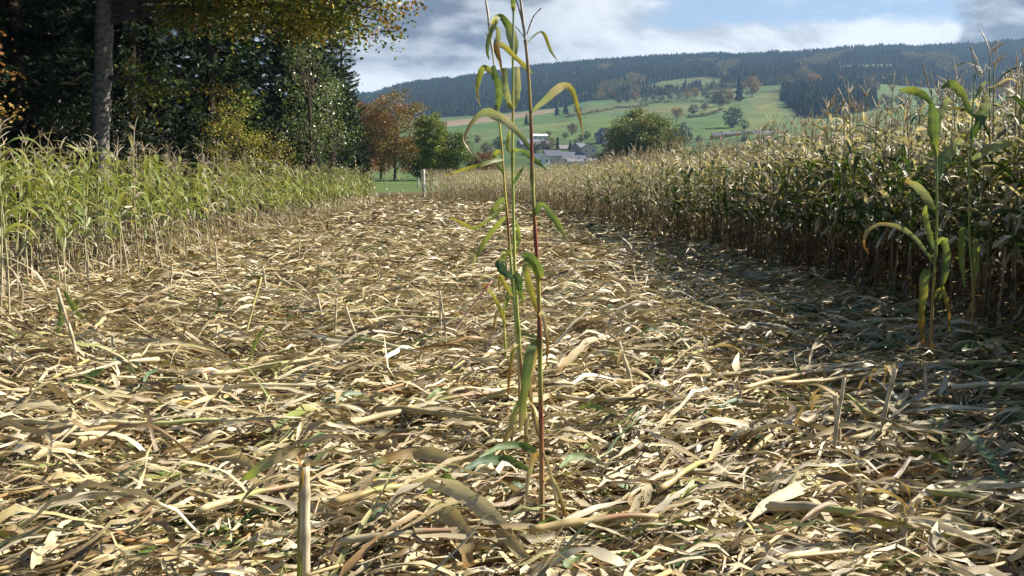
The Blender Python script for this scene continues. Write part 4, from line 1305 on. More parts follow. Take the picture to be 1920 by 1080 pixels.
def broad_tree(seed, H, R, base, nclump, per, size, palette, trunk_r, bark=(0.10, 0.08, 0.06), squash=1.0, csize=0.17, power=0.8, lean=0.0, limb_n=None):
    """trunk with limbs reaching into the crown, crown of leaf clumps in an uneven dome; returns trunk and crown"""
    rg = np.random.default_rng(seed)
    tr, cr = Acc(), Acc()
    cz = base + (H - base) * 0.5
    rz = (H - base) * 0.5
    cl = []
    lob = rg.uniform(0.75, 1.15, 12)
    while len(cl) < nclump:
        d = unit(rg.normal(0, 1, 3))
        rad = rg.random() ** (1 / 3 * power)
        az = (math.atan2(d[1], d[0]) / 6.2832 + 0.5) * 6
        el = (d[2] + 1) * 2.0
        k = lob[int(az) % 6] * 0.5 + lob[6 + int(az + el) % 6] * 0.5
        w = 1.0 if d[2] > -0.3 else 0.85
        cl.append(np.array([d[0] * R * rad * k * w, d[1] * R * rad * k * w * squash, cz + d[2] * rz * rad * (0.85 + 0.15 * k)]))
    cl = np.array(cl)
    top = np.array([lean, 0, base + (H - base) * 0.72])
    t = np.linspace(0, 1, 8)[:, None]
    tr.add(*tube(np.array([0, 0, -0.2]) + t * (top + np.array([0, 0, 0.2])) + 0.08 * trunk_r * np.sin(t * 9 + seed), trunk_r * (1.25 - 1.05 * t[:, 0]) + 0.25 * trunk_r * (t[:, 0] < 0.05), np.array(bark), 8))
    for c in cl[:: max(1, nclump // (limb_n or 26))]:
        h = rg.uniform(0.25, 0.85)
        b = top * max(h, (base * 0.85) / top[2])
        if c[2] < b[2]:
            b = top * (base * 0.85 / top[2])
        mid = (b + c) * 0.5 + np.array([0, 0, 0.12 * np.linalg.norm(c - b)])
        P = smooth_line(np.array([b, mid, c]), 6)
        tr.add(*tube(P, np.linspace(trunk_r * 0.34, trunk_r * 0.05, 6), np.array(bark), 5))
    cc = pal(rg, nclump, palette, 0.25)
    P, K = [], []
    sz = R * csize
    for c, k in zip(cl, cc):
        n = int(per * rg.uniform(0.6, 1.4))
        P.append(c + rg.normal(0, 1, (n, 3)) * np.array([sz, sz, sz * 0.65]))
        K.append(k * rg.uniform(0.72, 1.25, (n, 1)))
    leaf_cards(cr, np.vstack(P), size, np.vstack(K), rg)
    return tr, cr


def plant_tree(name, tr, cr, leafmat, loc, rz, sc, label, group=None, cat='tree', meshes=None):
    o = thing(name, label, cat, loc, rz, group)
    if meshes is None:
        meshes = (tr.mesh('trunk', M_BARK), cr.mesh('crown', leafmat, smooth=False))
    link('trunk', meshes[0], o)
    link('crown', meshes[1], o)
    o.scale = (sc,) * 3 if np.isscalar(sc) else sc
    return o, meshes


def spruce(seed, H, R, dens=1.0, z_dense=13.0, palette=((0.010, 0.023, 0.006), (0.020, 0.043, 0.010), (0.030, 0.058, 0.014))):
    """whorls of drooping boughs carrying hanging sprays of needles"""
    rg = np.random.default_rng(seed)
    tr, cr = Acc(), Acc()
    t = np.linspace(0, 1, 8)[:, None]
    tr.add(*tube(np.array([0, 0, -0.2]) + t * np.array([0.05 * rg.normal(), 0.05 * rg.normal(), H]), H * 0.013 * (1.05 - t[:, 0]) + 0.01, np.array((0.07, 0.05, 0.035)), 7))
    z = 0.6
    P0, D0, L0, K0 = [], [], [], []
    while z < H * 0.985:
        f = z / H
        rad = R * (1 - f) ** 0.75 * rg.uniform(0.82, 1.12)
        nb = max(4, int((9 if z < z_dense else 6) * (0.5 + 0.6 * (1 - f))))
        a0 = rg.uniform(0, 6.28)
        for b in range(nb):
            az = a0 + b / nb * 6.283 + rg.normal(0, 0.2)
            L = rad * rg.uniform(0.65, 1.12)
            drop = rg.uniform(0.18, 0.42) * (1 - f * 0.5)
            q = np.linspace(0, 1, 6)
            zz = z + L * (-drop * np.sin(q * 2.3) + 0.20 * q ** 2.2)
            Pb = np.stack([np.cos(az) * q * L, np.sin(az) * q * L, zz], -1)
            if z < z_dense:
                tr.add(*tube(Pb, np.linspace(0.03, 0.006, 6), np.array((0.06, 0.045, 0.03)), 3))
            ns = int(L * (42 if z < z_dense else 12) * dens)
            s = rg.uniform(0.18, 1.0, ns) ** 0.8
            p = np.stack([np.interp(s, q, Pb[:, i]) for i in range(3)], -1)
            side = np.array([-math.sin(az), math.cos(az), 0])
            outv = np.array([math.cos(az), math.sin(az), 0])
            sg = rg.choice([-1, 1], ns)
            d = side * (sg * rg.uniform(0.3, 1.0, ns))[:, None] + outv * rg.uniform(0.35, 1.1, ns)[:, None] + np.array([0, 0, -1]) * rg.uniform(0.1, 0.9, ns)[:, None]
            P0.append(p)
            D0.append(unit(d))
            L0.append(rg.uniform(0.22, 0.5, ns) * (1.15 - 0.5 * s) * (1 if z < z_dense else 1.7))
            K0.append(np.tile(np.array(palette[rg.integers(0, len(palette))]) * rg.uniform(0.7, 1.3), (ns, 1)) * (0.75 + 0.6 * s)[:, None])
        z += rg.uniform(0.26, 0.42) if z < z_dense else 0.6
    P, D, L, K = np.vstack(P0), np.vstack(D0), np.concatenate(L0), np.vstack(K0)
    n = len(P)
    rv = unit(rg.normal(0, 1, (n, 3)))
    S = unit(np.cross(D, rv))
    w = L * 0.095
    V = np.stack([P, P + D * (L * 0.45)[:, None] + S * w[:, None], P + D * L[:, None] + np.array([0, 0, -0.03]), P + D * (L * 0.5)[:, None] - S * w[:, None]], 1)
    cr.add(V.reshape(-1, 3), np.arange(n * 4).reshape(n, 4), np.repeat(K, 4, 0))
    return tr, cr


def left_wood():
    rg = np.random.default_rng(61)
    meshes = []
    for s in range(4):
        tr, cr = spruce(500 + s, 23.0, 3.5, 1.5, palette=((0.006, 0.014, 0.004), (0.010, 0.022, 0.006), (0.014, 0.028, 0.008)) if s < 2 else ((0.011, 0.025, 0.006), (0.022, 0.046, 0.010), (0.032, 0.060, 0.014)))  # shade in the colour: darker needles for the deep wood, lighter for sunlit spruces
        meshes.append((tr.mesh('trunk', M_BARK), cr.mesh('crown', M_NEEDLE, smooth=False)))
    labels = {0: 'dark spruce closest to the sunlit corn strip, its lit bough tips at the photo edge', 7: 'dark spruce at the end of the wood whose slanting side stands against the sky'}
    spots = [(-14.2, 23.5, 0.8), (-18, 26, 1), (-16.5, 34, 1), (-15.3, 41, 1), (-21, 38, 1), (-14.2, 48, 1), (-19, 50, 1.05), (-12.3, 57, 1), (-17, 62, 1.05), (-12.6, 68, 0.9), (-16, 74, 1), (-22, 28, 1), (-26, 35, 1), (-24, 46, 1), (-24, 57, 1.1),
             (-20, 21, 1), (-13.0, 78, 0.72), (-21, 70, 1), (-29, 40, 1), (-30, 50, 1.1), (-28, 62, 1), (-25, 25, 1), (-31, 31, 1.1), (-20.5, 32, 0.9), (-17.5, 30.5, 0.8), (-20.5, 44, 1.1), (-35, 45, 1.1), (-34, 58, 1.1), (-27, 72, 1.1)]
    for i, (x, y, s) in enumerate(spots):
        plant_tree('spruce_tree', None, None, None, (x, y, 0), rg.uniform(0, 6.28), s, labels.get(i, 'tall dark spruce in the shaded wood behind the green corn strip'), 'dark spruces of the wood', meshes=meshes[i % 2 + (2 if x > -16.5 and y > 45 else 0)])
    # the big oak: thick trunk, crown hanging over the wood edge and out over the clearing
    r = np.random.default_rng(88)
    o = thing('oak_tree', 'large oak with thick grey trunk and yellowing leaves overhanging the wood edge', 'tree', (-12.5, 30.5, 0))
    tr, cr = Acc(), Acc()
    bark = np.array((0.22, 0.20, 0.175))
    T0 = np.array([(0, 0, -0.3), (0.02, 0, 0.6), (0.12, 0, 2.5), (0.30, 0, 4.6), (0.42, 0, 6.4), (0.35, 0, 8.5), (0.4, 0.1, 11.0), (0.2, 0, 14.0)])
    PT = smooth_line(T0, 40)
    RT = np.interp(PT[:, 2], [-0.3, 0.3, 1.5, 5, 8, 11, 14], [0.44, 0.34, 0.27, 0.25, 0.21, 0.15, 0.06])
    RT = RT * (1 + 0.05 * r.normal(0, 1, 40))
    V, F, K, U = tube(PT, RT, bark, 16)
    V = V + r.normal(0, 0.012, V.shape)
    U = U * np.array([1, 4])
    tr.add(V, F, K, U)
    clusters = []
    limbs = []
    for i in range(64):  # upper limbs out of view, extra ones added rightward to shade the wood
        z0 = r.uniform(8.0, 13.5)
        az = r.uniform(-0.7, 1.0) if i < 42 else r.uniform(0.8, 5.6)
        L = r.uniform(6.0, 10.5) if i < 42 else r.uniform(4.0, 7.5)
        L *= 1.0 - max(0, z0 - 9) * 0.08
        rise = r.uniform(-0.02, 0.34)
        droop = r.uniform(0.05, 0.25)
        limbs.append((z0, az, L, rise, droop))
    # boughs one can see: out to the right over the sky, and low ones across the trunk's right side
    limbs += [(7.0, -0.30, 10.6, 0.14, 0.2), (6.6, -0.42, 10.2, 0.10, 0.2), (6.0, -0.12, 8.0, 0.10, 0.16), (7.6, -0.35, 9.8, 0.12, 0.18), (4.4, -0.25, 4.0, -0.02, 0.14), (6.2, 0.1, 6.0, 0.05, 0.12), (6.8, -0.6, 8.5, 0.1, 0.2), (6.8, -0.28, 9.5, 0.02, 0.14), (6.6, -0.2, 8.8, 0.02, 0.13), (6.4, -0.1, 8.0, 0.03, 0.12)]
    for (z0, az, L, rise, droop) in limbs:
        q = np.linspace(0, 1, 9)
        b = np.array([np.interp(z0, PT[:, 2], PT[:, 0]), 0, z0])
        wv = r.normal(0, 0.04, 9).cumsum()
        P = b + np.stack([np.cos(az + wv) * q * L, np.sin(az + wv) * q * L, L * (rise * q * 1.6 - droop * q ** 2.3)], -1)
        tr.add(*tube(P, np.linspace(0.10, 0.012, 9), bark * 0.5, 5))
        for _ in range(int(L * 4.6)):
            s = r.uniform(0.28, 1.0)
            p = np.array([np.interp(s, q, P[:, k]) for k in range(3)])
            tip = p + unit(r.normal(0, 1, 3) * np.array([1, 1, 0.6])) * r.uniform(0.25, 0.95) + np.array([0, 0, -0.12])
            tr.add(*tube(np.array([p, (p + tip) / 2 + np.array([0, 0, 0.05]), tip]), [0.012, 0.008, 0.004], bark * 0.4, 3))
            clusters.append(tip)
    clusters = np.array(clusters)
    PAL = [(0.10, 0.15, 0.025), (0.08, 0.13, 0.02), (0.06, 0.10, 0.018), (0.20, 0.21, 0.03), (0.30, 0.27, 0.04), (0.34, 0.25, 0.04), (0.13, 0.17, 0.025), (0.24, 0.14, 0.03)]
    P, K = [], []
    for c, k in zip(clusters, pal(r, len(clusters), PAL, 0.25)):
        n = r.integers(34, 58)
        P.append(c + r.normal(0, 1, (n, 3)) * np.array([0.30, 0.30, 0.22]))
        K.append(np.where((r.random(n) < 0.25)[:, None], pal(r, n, PAL, 0.2), k) * r.uniform(0.75, 1.25, (n, 1)))
    leaf_cards(cr, np.vstack(P), 0.125, np.vstack(K), r, aspect=0.75)
    link('trunk', tr.mesh('trunk', M_BARK), o)
    link('crown', cr.mesh('crown', M_OAK, smooth=False), o)
    # glossy pale-leaved tree before the spruces
    tr, cr = broad_tree(90, 8.6, 1.5, 1.2, 80, 38, 0.11, [(0.16, 0.22, 0.07), (0.11, 0.17, 0.05), (0.24, 0.28, 0.13)], 0.09, csize=0.2, limb_n=40)
    plant_tree('poplar_tree', tr, cr, M_GLOSSY, (-9.4, 47.5, 0), 0, 1.0, 'slender tree with small glossy pale green leaves before the last spruces')
    tr, cr = broad_tree(94, 6.4, 1.3, 0.9, 50, 36, 0.11, [(0.16, 0.22, 0.07), (0.11, 0.17, 0.05), (0.24, 0.28, 0.13)], 0.07, csize=0.2, limb_n=40)
    plant_tree('poplar_tree', tr, cr, M_GLOSSY, (-8.8, 49.5, 0), 1.0, 1.0, 'smaller pale leaved tree right beside the slender glossy leaved one')
    # yellow young larch
    tr, cr = broad_tree(530, 4.5, 1.15, 0.3, 75, 60, 0.075, [(0.33, 0.30, 0.05), (0.38, 0.32, 0.055), (0.26, 0.26, 0.05)], 0.05, csize=0.17, limb_n=30)
    plant_tree('larch_tree', tr, cr, M_NEEDLE, (-10.2, 37.5, 0), 0, 1.0, 'small conical yellow larch rising behind the green corn strip')
    tr, cr = broad_tree(91, 3.0, 1.3, 0.3, 40, 40, 0.09, [(0.32, 0.27, 0.06), (0.26, 0.22, 0.05), (0.22, 0.21, 0.05)], 0.04, csize=0.22)
    plant_tree('yellow_shrub', tr, cr, M_OAK, (-9.7, 40, 0), 0, 1.0, 'low yellow brown shrub beside the small yellow larch', cat='shrub')
    # autumn sapling at the very left
    tr, cr = broad_tree(92, 5.2, 1.2, 1.0, 46, 40, 0.11, [(0.34, 0.20, 0.05), (0.38, 0.26, 0.07), (0.20, 0.18, 0.03), (0.36, 0.16, 0.07)], 0.06, csize=0.2)
    plant_tree('autumn_sapling', tr, cr, M_OAK, (-12.2, 22.5, 0), 0, 1.0, 'orange leaved sapling at the edge beside the closest dark spruce')
    # understorey that closes the dark wood
    for i, (x, y, s) in enumerate(((-16, 29, 1.0), (-19, 33, 1.1), (-14.5, 37, 0.9), (-17.5, 44, 1.1), (-13.2, 52, 1.0), (-11.5, 61, 1.0), (-17, 23.5, 1.0), (-22, 31, 1.2), (-14.8, 33, 0.9), (-20, 40, 1.2), (-12.8, 42.5, 0.9), (-16, 56, 1.2), (-24, 40, 1.3))):
        if i == 0:
            tr, cr = broad_tree(93, 4.6, 2.2, 0.4, 90, 40, 0.12, [(0.014, 0.024, 0.006), (0.022, 0.03, 0.008), (0.010, 0.018, 0.005)], 0.07, csize=0.17)  # leaf colours taken near black to deepen the wood's shade
            um = (tr.mesh('trunk', M_BARK), cr.mesh('crown', M_OAK, smooth=False))
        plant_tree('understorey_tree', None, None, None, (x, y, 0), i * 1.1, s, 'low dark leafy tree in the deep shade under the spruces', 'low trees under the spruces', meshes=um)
    # mid-distance group at the end of the wood
    AUT = [(0.24, 0.12, 0.03), (0.28, 0.16, 0.035), (0.18, 0.12, 0.03), (0.15, 0.13, 0.03), (0.24, 0.17, 0.04)]
    def gz(x, y):
        return float(terrain_z(x, y))
    for (u, Y, H, R, base, palette, lab, seed) in (
            (690, 132, 10.2, 2.6, 2.0, [(0.21, 0.10, 0.04), (0.17, 0.10, 0.03), (0.10, 0.10, 0.03), (0.26, 0.12, 0.04)], 'reddish autumn tree next to the last spruce', 601),
            (742, 128, 11.2, 3.7, 1.8, AUT, 'broad orange brown autumn tree at the end of the wood', 602),
            (716, 136, 9.0, 2.6, 1.5, [(0.09, 0.10, 0.03), (0.14, 0.11, 0.03), (0.20, 0.12, 0.03)], 'greenish brown tree between the two autumn trees', 603),
            (810, 124, 8.4, 1.9, 1.0, [(0.17, 0.22, 0.035), (0.13, 0.18, 0.03), (0.22, 0.23, 0.05)], 'yellow green tree on the right shoulder of the orange tree', 604),
            (841, 126, 6.3, 2.6, 0.4, [(0.10, 0.15, 0.03), (0.13, 0.17, 0.035), (0.08, 0.125, 0.028)], 'rounded dark green tree above the end of the far corn', 605),
            (790, 140, 6.0, 3.0, 0.4, [(0.04, 0.06, 0.015), (0.06, 0.08, 0.02)], 'low dark tree in the shade below the orange tree', 606)):
        x = (u - 960) / FPX * Y
        tr, cr = broad_tree(seed, H, R * 1.12, base * 0.55, 150, 80, 0.24, palette, 0.14, csize=0.135, bark=(0.08, 0.06, 0.05))
        plant_tree('autumn_tree' if 'autumn' in lab or 'orange brown' in lab else 'green_tree', tr, cr, M_OAK, (x, Y, gz(x, Y)), 0, 1.0, lab)


left_wood()


def middle_trees():
    # the round oak standing beyond the corn
    tr, cr = broad_tree(701, 13.9, 7.2, 0.3, 360, 80, 0.42, [(0.11, 0.15, 0.03), (0.15, 0.175, 0.035), (0.09, 0.13, 0.025), (0.20, 0.19, 0.04), (0.16, 0.17, 0.035)], 0.45, csize=0.11, bark=(0.07, 0.055, 0.045))
    plant_tree('oak_tree', tr, cr, M_OAK, (25.6, 200, float(terrain_z(25.6, 200))), 0, 1.0, 'big round crowned green oak alone beyond the dry corn')
    rest = [(1145, 196, 6.0, 4.0, [(0.19, 0.14, 0.025), (0.12, 0.11, 0.025), (0.15, 0.12, 0.02)], 'yellow brown tree leaning against the left of the round oak', 'autumn_tree'),
            (1256, 205, 6.2, 2.6, [(0.17, 0.14, 0.035), (0.13, 0.11, 0.03)], 'pale yellow bush at the right foot of the round oak', 'yellow_bush'),
            (1372, 215, 7.4, 3.2, [(0.05, 0.09, 0.02), (0.08, 0.11, 0.02)], 'bright green bush behind the dry corn right of the orange bush', 'green_bush'),
            (1345, 225, 7.6, 2.4, [(0.30, 0.13, 0.03), (0.24, 0.14, 0.03), (0.2, 0.07, 0.03)], 'orange bush between the dark spruce and the bright green bush', 'autumn_bush'),
            (905, 190, 4.8, 3.0, [(0.20, 0.13, 0.03), (0.10, 0.09, 0.02), (0.22, 0.10, 0.03)], 'small autumn bush seen behind the tall plants above the far corn', 'autumn_bush'),
            (1228, 190, 4.6, 2.2, [(0.08, 0.12, 0.06), (0.10, 0.13, 0.06)], 'grey green bush before the foot of the round oak', 'green_bush')]
    for i, (u, Y, H, R, p, lab, nm) in enumerate(rest):
        tr, cr = broad_tree(710 + i, H, R, 0.2, 110, 60, 0.34, p, 0.15, csize=0.2)
        x = (u - 960) / FPX * Y
        plant_tree(nm, tr, cr, M_OAK, (x, Y, float(terrain_z(x, Y))), 0, 1.0, lab, cat='bush' if 'bush' in nm else 'tree')
    tr, cr = spruce(720, 8.5, 2.4, 0.7)
    x = (1325 - 960) / FPX * 215
    plant_tree('spruce_tree', tr, cr, M_NEEDLE, (x, 215, float(terrain_z(x, 215))), 0, 1.0, 'small dark spruce behind the dry corn right of the round oak')


middle_trees()


# ------------------------------------------------------------------ trees on the far hillside
def far_conifer_acc(seed, H=18.0, R=3.4, sides=7, tiers=4, col=(0.012, 0.025, 0.015)):
    rg = np.random.default_rng(seed)
    a = Acc()
    for i in range(tiers):
        z0 = H * (0.06 + 0.86 * i / tiers)
        z1 = H * min(1.0, 0.06 + 0.86 * (i + 1.7) / tiers)
        r0 = R * (1 - 0.8 * i / tiers) * rg.uniform(0.85, 1.15)
        ang = np.arange(sides) / sides * 6.283 + rg.uniform(0, 1)
        rr = r0 * rg.uniform(0.65, 1.25, sides)
        low = np.stack([np.cos(ang) * rr, np.sin(ang) * rr, z0 + rg.normal(0, 0.35, sides)], -1)
        top = np.stack([np.cos(ang) * 0.06 * R, np.sin(ang) * 0.06 * R, np.full(sides, z1)], -1)
        V = np.vstack([low, top])
        j = np.arange(sides)
        F = np.stack([j, (j + 1) % sides, sides + (j + 1) % sides, sides + j], -1)
        K = np.vstack([np.tile(np.array(col) * 1.3, (sides, 1)), np.tile(np.array(col), (sides, 1))]) * rg.uniform(0.85, 1.15)
        a.add(V, F, K)
    return a


def far_broad_acc(seed, H, R, palette, n=130, size=1.5):
    tr, cr = broad_tree(seed, H, R, H * 0.12, 26, n / 26, size, palette, 0.3, csize=0.2, limb_n=5)
    return tr, cr


PALS = {'green': [(0.06, 0.09, 0.025), (0.08, 0.11, 0.03)], 'dark': [(0.03, 0.055, 0.025), (0.045, 0.07, 0.03)], 'orange': [(0.26, 0.16, 0.045), (0.20, 0.14, 0.04)], 'brown': [(0.15, 0.12, 0.05), (0.11, 0.11, 0.04)]}


def far_forest():
    rg = np.random.default_rng(41)
    con = [far_conifer_acc(800 + i, H=rg.uniform(9, 14), R=rg.uniform(2.4, 3.4)) for i in range(6)]
    bro = {}
    for kx, p in PALS.items():
        bro[kx] = [far_broad_acc(820 + i, 9, 3.8, p, 90, 1.7)[1] for i in range(3)]
    acc = Acc()
    # candidates over the wooded slope
    n = 135000
    Y = np.sqrt(rg.uniform(700 ** 2, 2130 ** 2, n))
    u = rg.uniform(380, 2420, n)
    X = (u - 960) / FPX * Y
    Z = terrain_z(X, Y)
    rv, ru = row_of(X, Y, Z)
    foot = np.interp(ru, EDGE_FOREST[:, 0], EDGE_FOREST[:, 1])
    wood = rv < foot + 1.5 * wob(ru / 8, ru * 0)
    for c in CLEARINGS:
        wood &= ~in_poly(ru, rv, c)
    block = in_poly(ru, rv, CONIFER_BLOCK) & (Y > 800)
    keep_p = np.where(Y > 1900, 0.75, 0.36)
    sel = (wood & (rg.random(n) < keep_p)) | (block & (rg.random(n) < 0.45))
    X, Y, Z, rv, ru, block, foot = X[sel], Y[sel], Z[sel], rv[sel], ru[sel], block[sel], foot[sel]
    nz = wob(ru / 60, rv / 18, 1.0, 0.9) + 0.5 * wob(ru / 22, rv / 9, 1.0, 2.9)
    for i in range(len(X)):
        s = rg.uniform(0.75, 1.12)
        broad = (not block[i]) and ((nz[i] > 0.38 and ru[i] > 1120) or (rg.random() < 0.03) or (foot[i] - rv[i] < 7 and ru[i] > 1080 and rg.random() < 0.4))
        if Y[i] > 1960 and ru[i] < 1500:
            broad = False
        if broad:
            kx = ['orange', 'brown', 'green', 'brown'][int(rg.integers(0, 4))]
            a = bro[kx][int(rg.integers(0, 3))]
            s *= 0.95
        else:
            a = con[int(rg.integers(0, len(con)))]
            if nz[i] < -0.2:
                s *= 0.8
        tint = rg.uniform(0.75, 1.25) * (1.0 + 0.35 * (nz[i] > 0.1))
        acc.add_acc(a, rot(rg.uniform(0, 6.28), 0, 0, s), np.array([X[i], Y[i], Z[i]]), tint)
    tag(link('hillside_forest', acc.mesh('hillside_forest', M_FAR, smooth=False)), 'dark conifer forest with autumn patches covering the far ridge', kind='stuff')


far_forest()


def far_trees():
    rg = np.random.default_rng(43)
    cache = {}
    data = [(1373, 240, 40, 'dark', 'big dark tree alone on the green slope above the village'), (1396, 244, 20, 'green', 'small green tree at the right foot of the big dark lone tree'), (1299, 215, 20, 'dark', 'round dark tree on the slope above the round oak'),
            (1270, 223, 24, 'orange', 'orange tree on the slope directly above the round oak'), (1321, 208, 15, 'brown', 'small brown tree right of the round dark tree on the slope'), (1350, 200, 35, 'brown', 'brown tree at the lower end of the slope hedge'),
            (1386, 190, 46, 'conifer', 'tall dark conifer at the top of the green slope'), (1410, 182, 38, 'orange', 'large orange tree beside the tall dark conifer on the slope'), (1366, 192, 26, 'orange', 'orange brown tree left of the tall dark conifer'),
            (1340, 192, 20, 'brown', 'brown bush in the middle of the slope hedge'), (1289, 186, 18, 'orange', 'orange bush near the left of the slope hedge'), (1303, 184, 20, 'orange', 'second orange bush in the slope hedge'),
            (1240, 191, 14, 'green', 'low green bush in the slope hedge left of the orange bushes'), (1160, 194, 20, 'dark', 'dark bush at the left end of the slope hedge'), (1175, 193, 24, 'dark', 'taller dark bush at the left end of the slope hedge'),
            (1192, 191, 20, 'orange', 'orange bush beside the dark bushes at the left end of the hedge'), (1210, 191, 16, 'green', 'green bush right of the orange bush at the left end of the hedge'), (1225, 190, 15, 'brown', 'brownish bush in the left half of the slope hedge'),
            (1256, 187, 16, 'green', 'green bush in the middle left of the slope hedge'), (1273, 187, 16, 'brown', 'brown bush left of the two orange hedge bushes'), (1325, 187, 22, 'green', 'green tree in the right half of the slope hedge'),
            (1061, 215, 26, 'conifer', 'dark conifer beside the tall plant, largest of a pair on the meadow'), (1044, 217, 24, 'conifer', 'smaller dark conifer of the pair on the meadow'), (1083, 213, 16, 'dark', 'dark bush right of the conifer pair'),
            (987, 236, 23, 'conifer', 'single narrow conifer on the green meadow behind the tall plants'), (1280, 276, 44, 'dark', 'dark bluish tree just right of the round oak'), (1262, 262, 22, 'dark', 'dark tree peeping out behind the round oak'),
            (1475, 170, 30, 'brown', 'brown tree at the left end of the conifer block'), (1505, 160, 34, 'brown', 'tall brown tree on top of the conifer block'), (1525, 168, 30, 'orange', 'pale orange tree rising from the conifer block'),
            (1635, 182, 32, 'brown', 'brown tree at the right end of the conifer block'), (1575, 166, 22, 'orange', 'small orange tree over the conifer block'),
            (1027, 292, 34, 'brown', 'brown autumn tree among the village houses'), (1045, 285, 28, 'conifer', 'dark conifer in the middle of the village'), (1069, 282, 20, 'conifer', 'smaller dark conifer over the long grey roof'),
            (1005, 290, 26, 'brown', 'bare brown tree left of the village conifer'), (1090, 266, 14, 'dark', 'dark bush above the cream house'), (1080, 272, 12, 'brown', 'brown bush between the grey roofs and the meadow'),
            (1060, 260, 12, 'dark', 'small dark bush at the upper edge of the village'), (1028, 258, 14, 'brown', 'brown tree right of the white modern house'), (1073, 253, 22, 'brown', 'pale brown tree on the meadow edge behind the hanging leaf tip'),
            (1100, 262, 16, 'green', 'green tree right of the pale brown one above the village'), (895, 268, 16, 'brown', 'brown bush at the left end of the village'), (935, 282, 26, 'dark', 'dark tree behind the left tall plant'),
            (912, 290, 24, 'brown', 'brown tree left of the dark tree behind the tall plants'), (1440, 268, 16, 'dark', 'dark bush at the end of the long row of houses'), (1395, 266, 14, 'dark', 'dark bush before the long row of houses'),
            (1690, 205, 30, 'dark', 'dark tree just above the corn tops beyond the two green plants'), (1725, 200, 28, 'brown', 'brown tree over the corn tops right of the conifer block'), (1660, 203, 26, 'brown', 'first brown tree over the corn right of the conifer block'),
            (1770, 196, 30, 'dark', 'dark tree seen between the two green plants'), (1812, 192, 28, 'brown', 'brown tree seen by the second green plant'), (1870, 190, 32, 'orange', 'orange brown tree above the corn near the frame edge'),
            (1310, 268, 16, 'green', 'green bush below the long row of houses'), (1120, 262, 14, 'dark', 'dark bush beside the blue gabled house')]
    for i, (u, v, h, kx, lab) in enumerate(data):
        p = hill_point(u, v)
        H = h / FPX * p[1]
        key = (kx, i % 3)
        if key not in cache:
            if kx == 'conifer':
                tr, cr = Acc(), far_conifer_acc(860 + i, 10.0, 2.6, 9, 6)
                tr.add(*tube(np.array([(0, 0, -0.3), (0, 0, 4.0), (0, 0, 9.0)]), [0.25, 0.2, 0.05], (0.06, 0.045, 0.03), 6))
                cache[key] = (tr.mesh('trunk', M_BARK), cr.mesh('crown', M_FAR, smooth=False))
            else:
                tr, cr = broad_tree(880 + i, 10.0, 4.7, 0.8, 70, 16, 0.8, PALS[kx], 0.3, csize=0.16, limb_n=10)
                cache[key] = (tr.mesh('trunk', M_BARK), cr.mesh('crown', M_OAK, smooth=False))
        nm = {'conifer': 'conifer_tree', 'orange': 'autumn_tree', 'brown': 'brown_tree', 'green': 'green_tree', 'dark': 'dark_tree'}[kx]
        wide = rg.uniform(0.9, 1.1)
        plant_tree(nm, None, None, None, tuple(p - np.array([0, 0, 0.3])), rg.uniform(0, 6.28), (H / 10 * wide, H / 10 * wide, H / 10), lab, 'trees on the far hillside', meshes=cache[key])
    # hedges: rough lines of shrub
    for (pts, w, lab) in (([(1062, 222), (1110, 212), (1160, 204), (1215, 200)], 5, 'rough brown hedge crossing the green slope beside the conifer pair'), ([(1200, 196), (1260, 192), (1330, 192), (1368, 196)], 8, 'long autumn hedge running along the upper meadow'),
                          ([(1290, 222), (1330, 216), (1352, 208)], 5, 'short dark hedge on the slope above the round oak'), ([(1336, 262), (1380, 254), (1450, 246)], 4, 'dark hedge above the long row of houses')):
        P = np.array([hill_point(u, v) for u, v in pts])
        L = smooth_line(P, 60)
        n = 1500
        t = rg.uniform(0, 59, n)
        base = np.stack([np.interp(t, np.arange(60), L[:, k]) for k in range(3)], -1)
        hgt = w / FPX * base[:, 1]
        q = base + rg.normal(0, 1, (n, 3)) * np.array([1.2, 1.6, 0]) + np.array([0, 0, 1]) * (rg.random(n) * hgt * (0.7 + 0.5 * wob(t * 0.4, t * 0)))[:, None]
        a = Acc()
        org = L.mean(0)
        leaf_cards(a, q - org, 1.3, pal(rg, n, PALS['brown'] + PALS['green'], 0.3), rg)
        tag(link('hedge', a.mesh('hedge', M_OAK, smooth=False), None, tuple(org)), lab, 'hedge')


far_trees()


# ------------------------------------------------------------------ village
def box(a, x0, x1, y0, y1, z0, z1, col):
    V = np.array([(x0, y0, z0), (x1, y0, z0), (x1, y1, z0), (x0, y1, z0), (x0, y0, z1), (x1, y0, z1), (x1, y1, z1), (x0, y1, z1)])
    F = [(0, 3, 2, 1), (4, 5, 6, 7), (0, 1, 5, 4), (1, 2, 6, 5), (2, 3, 7, 6), (3, 0, 4, 7)]
    a.add(V, F, np.array(col))


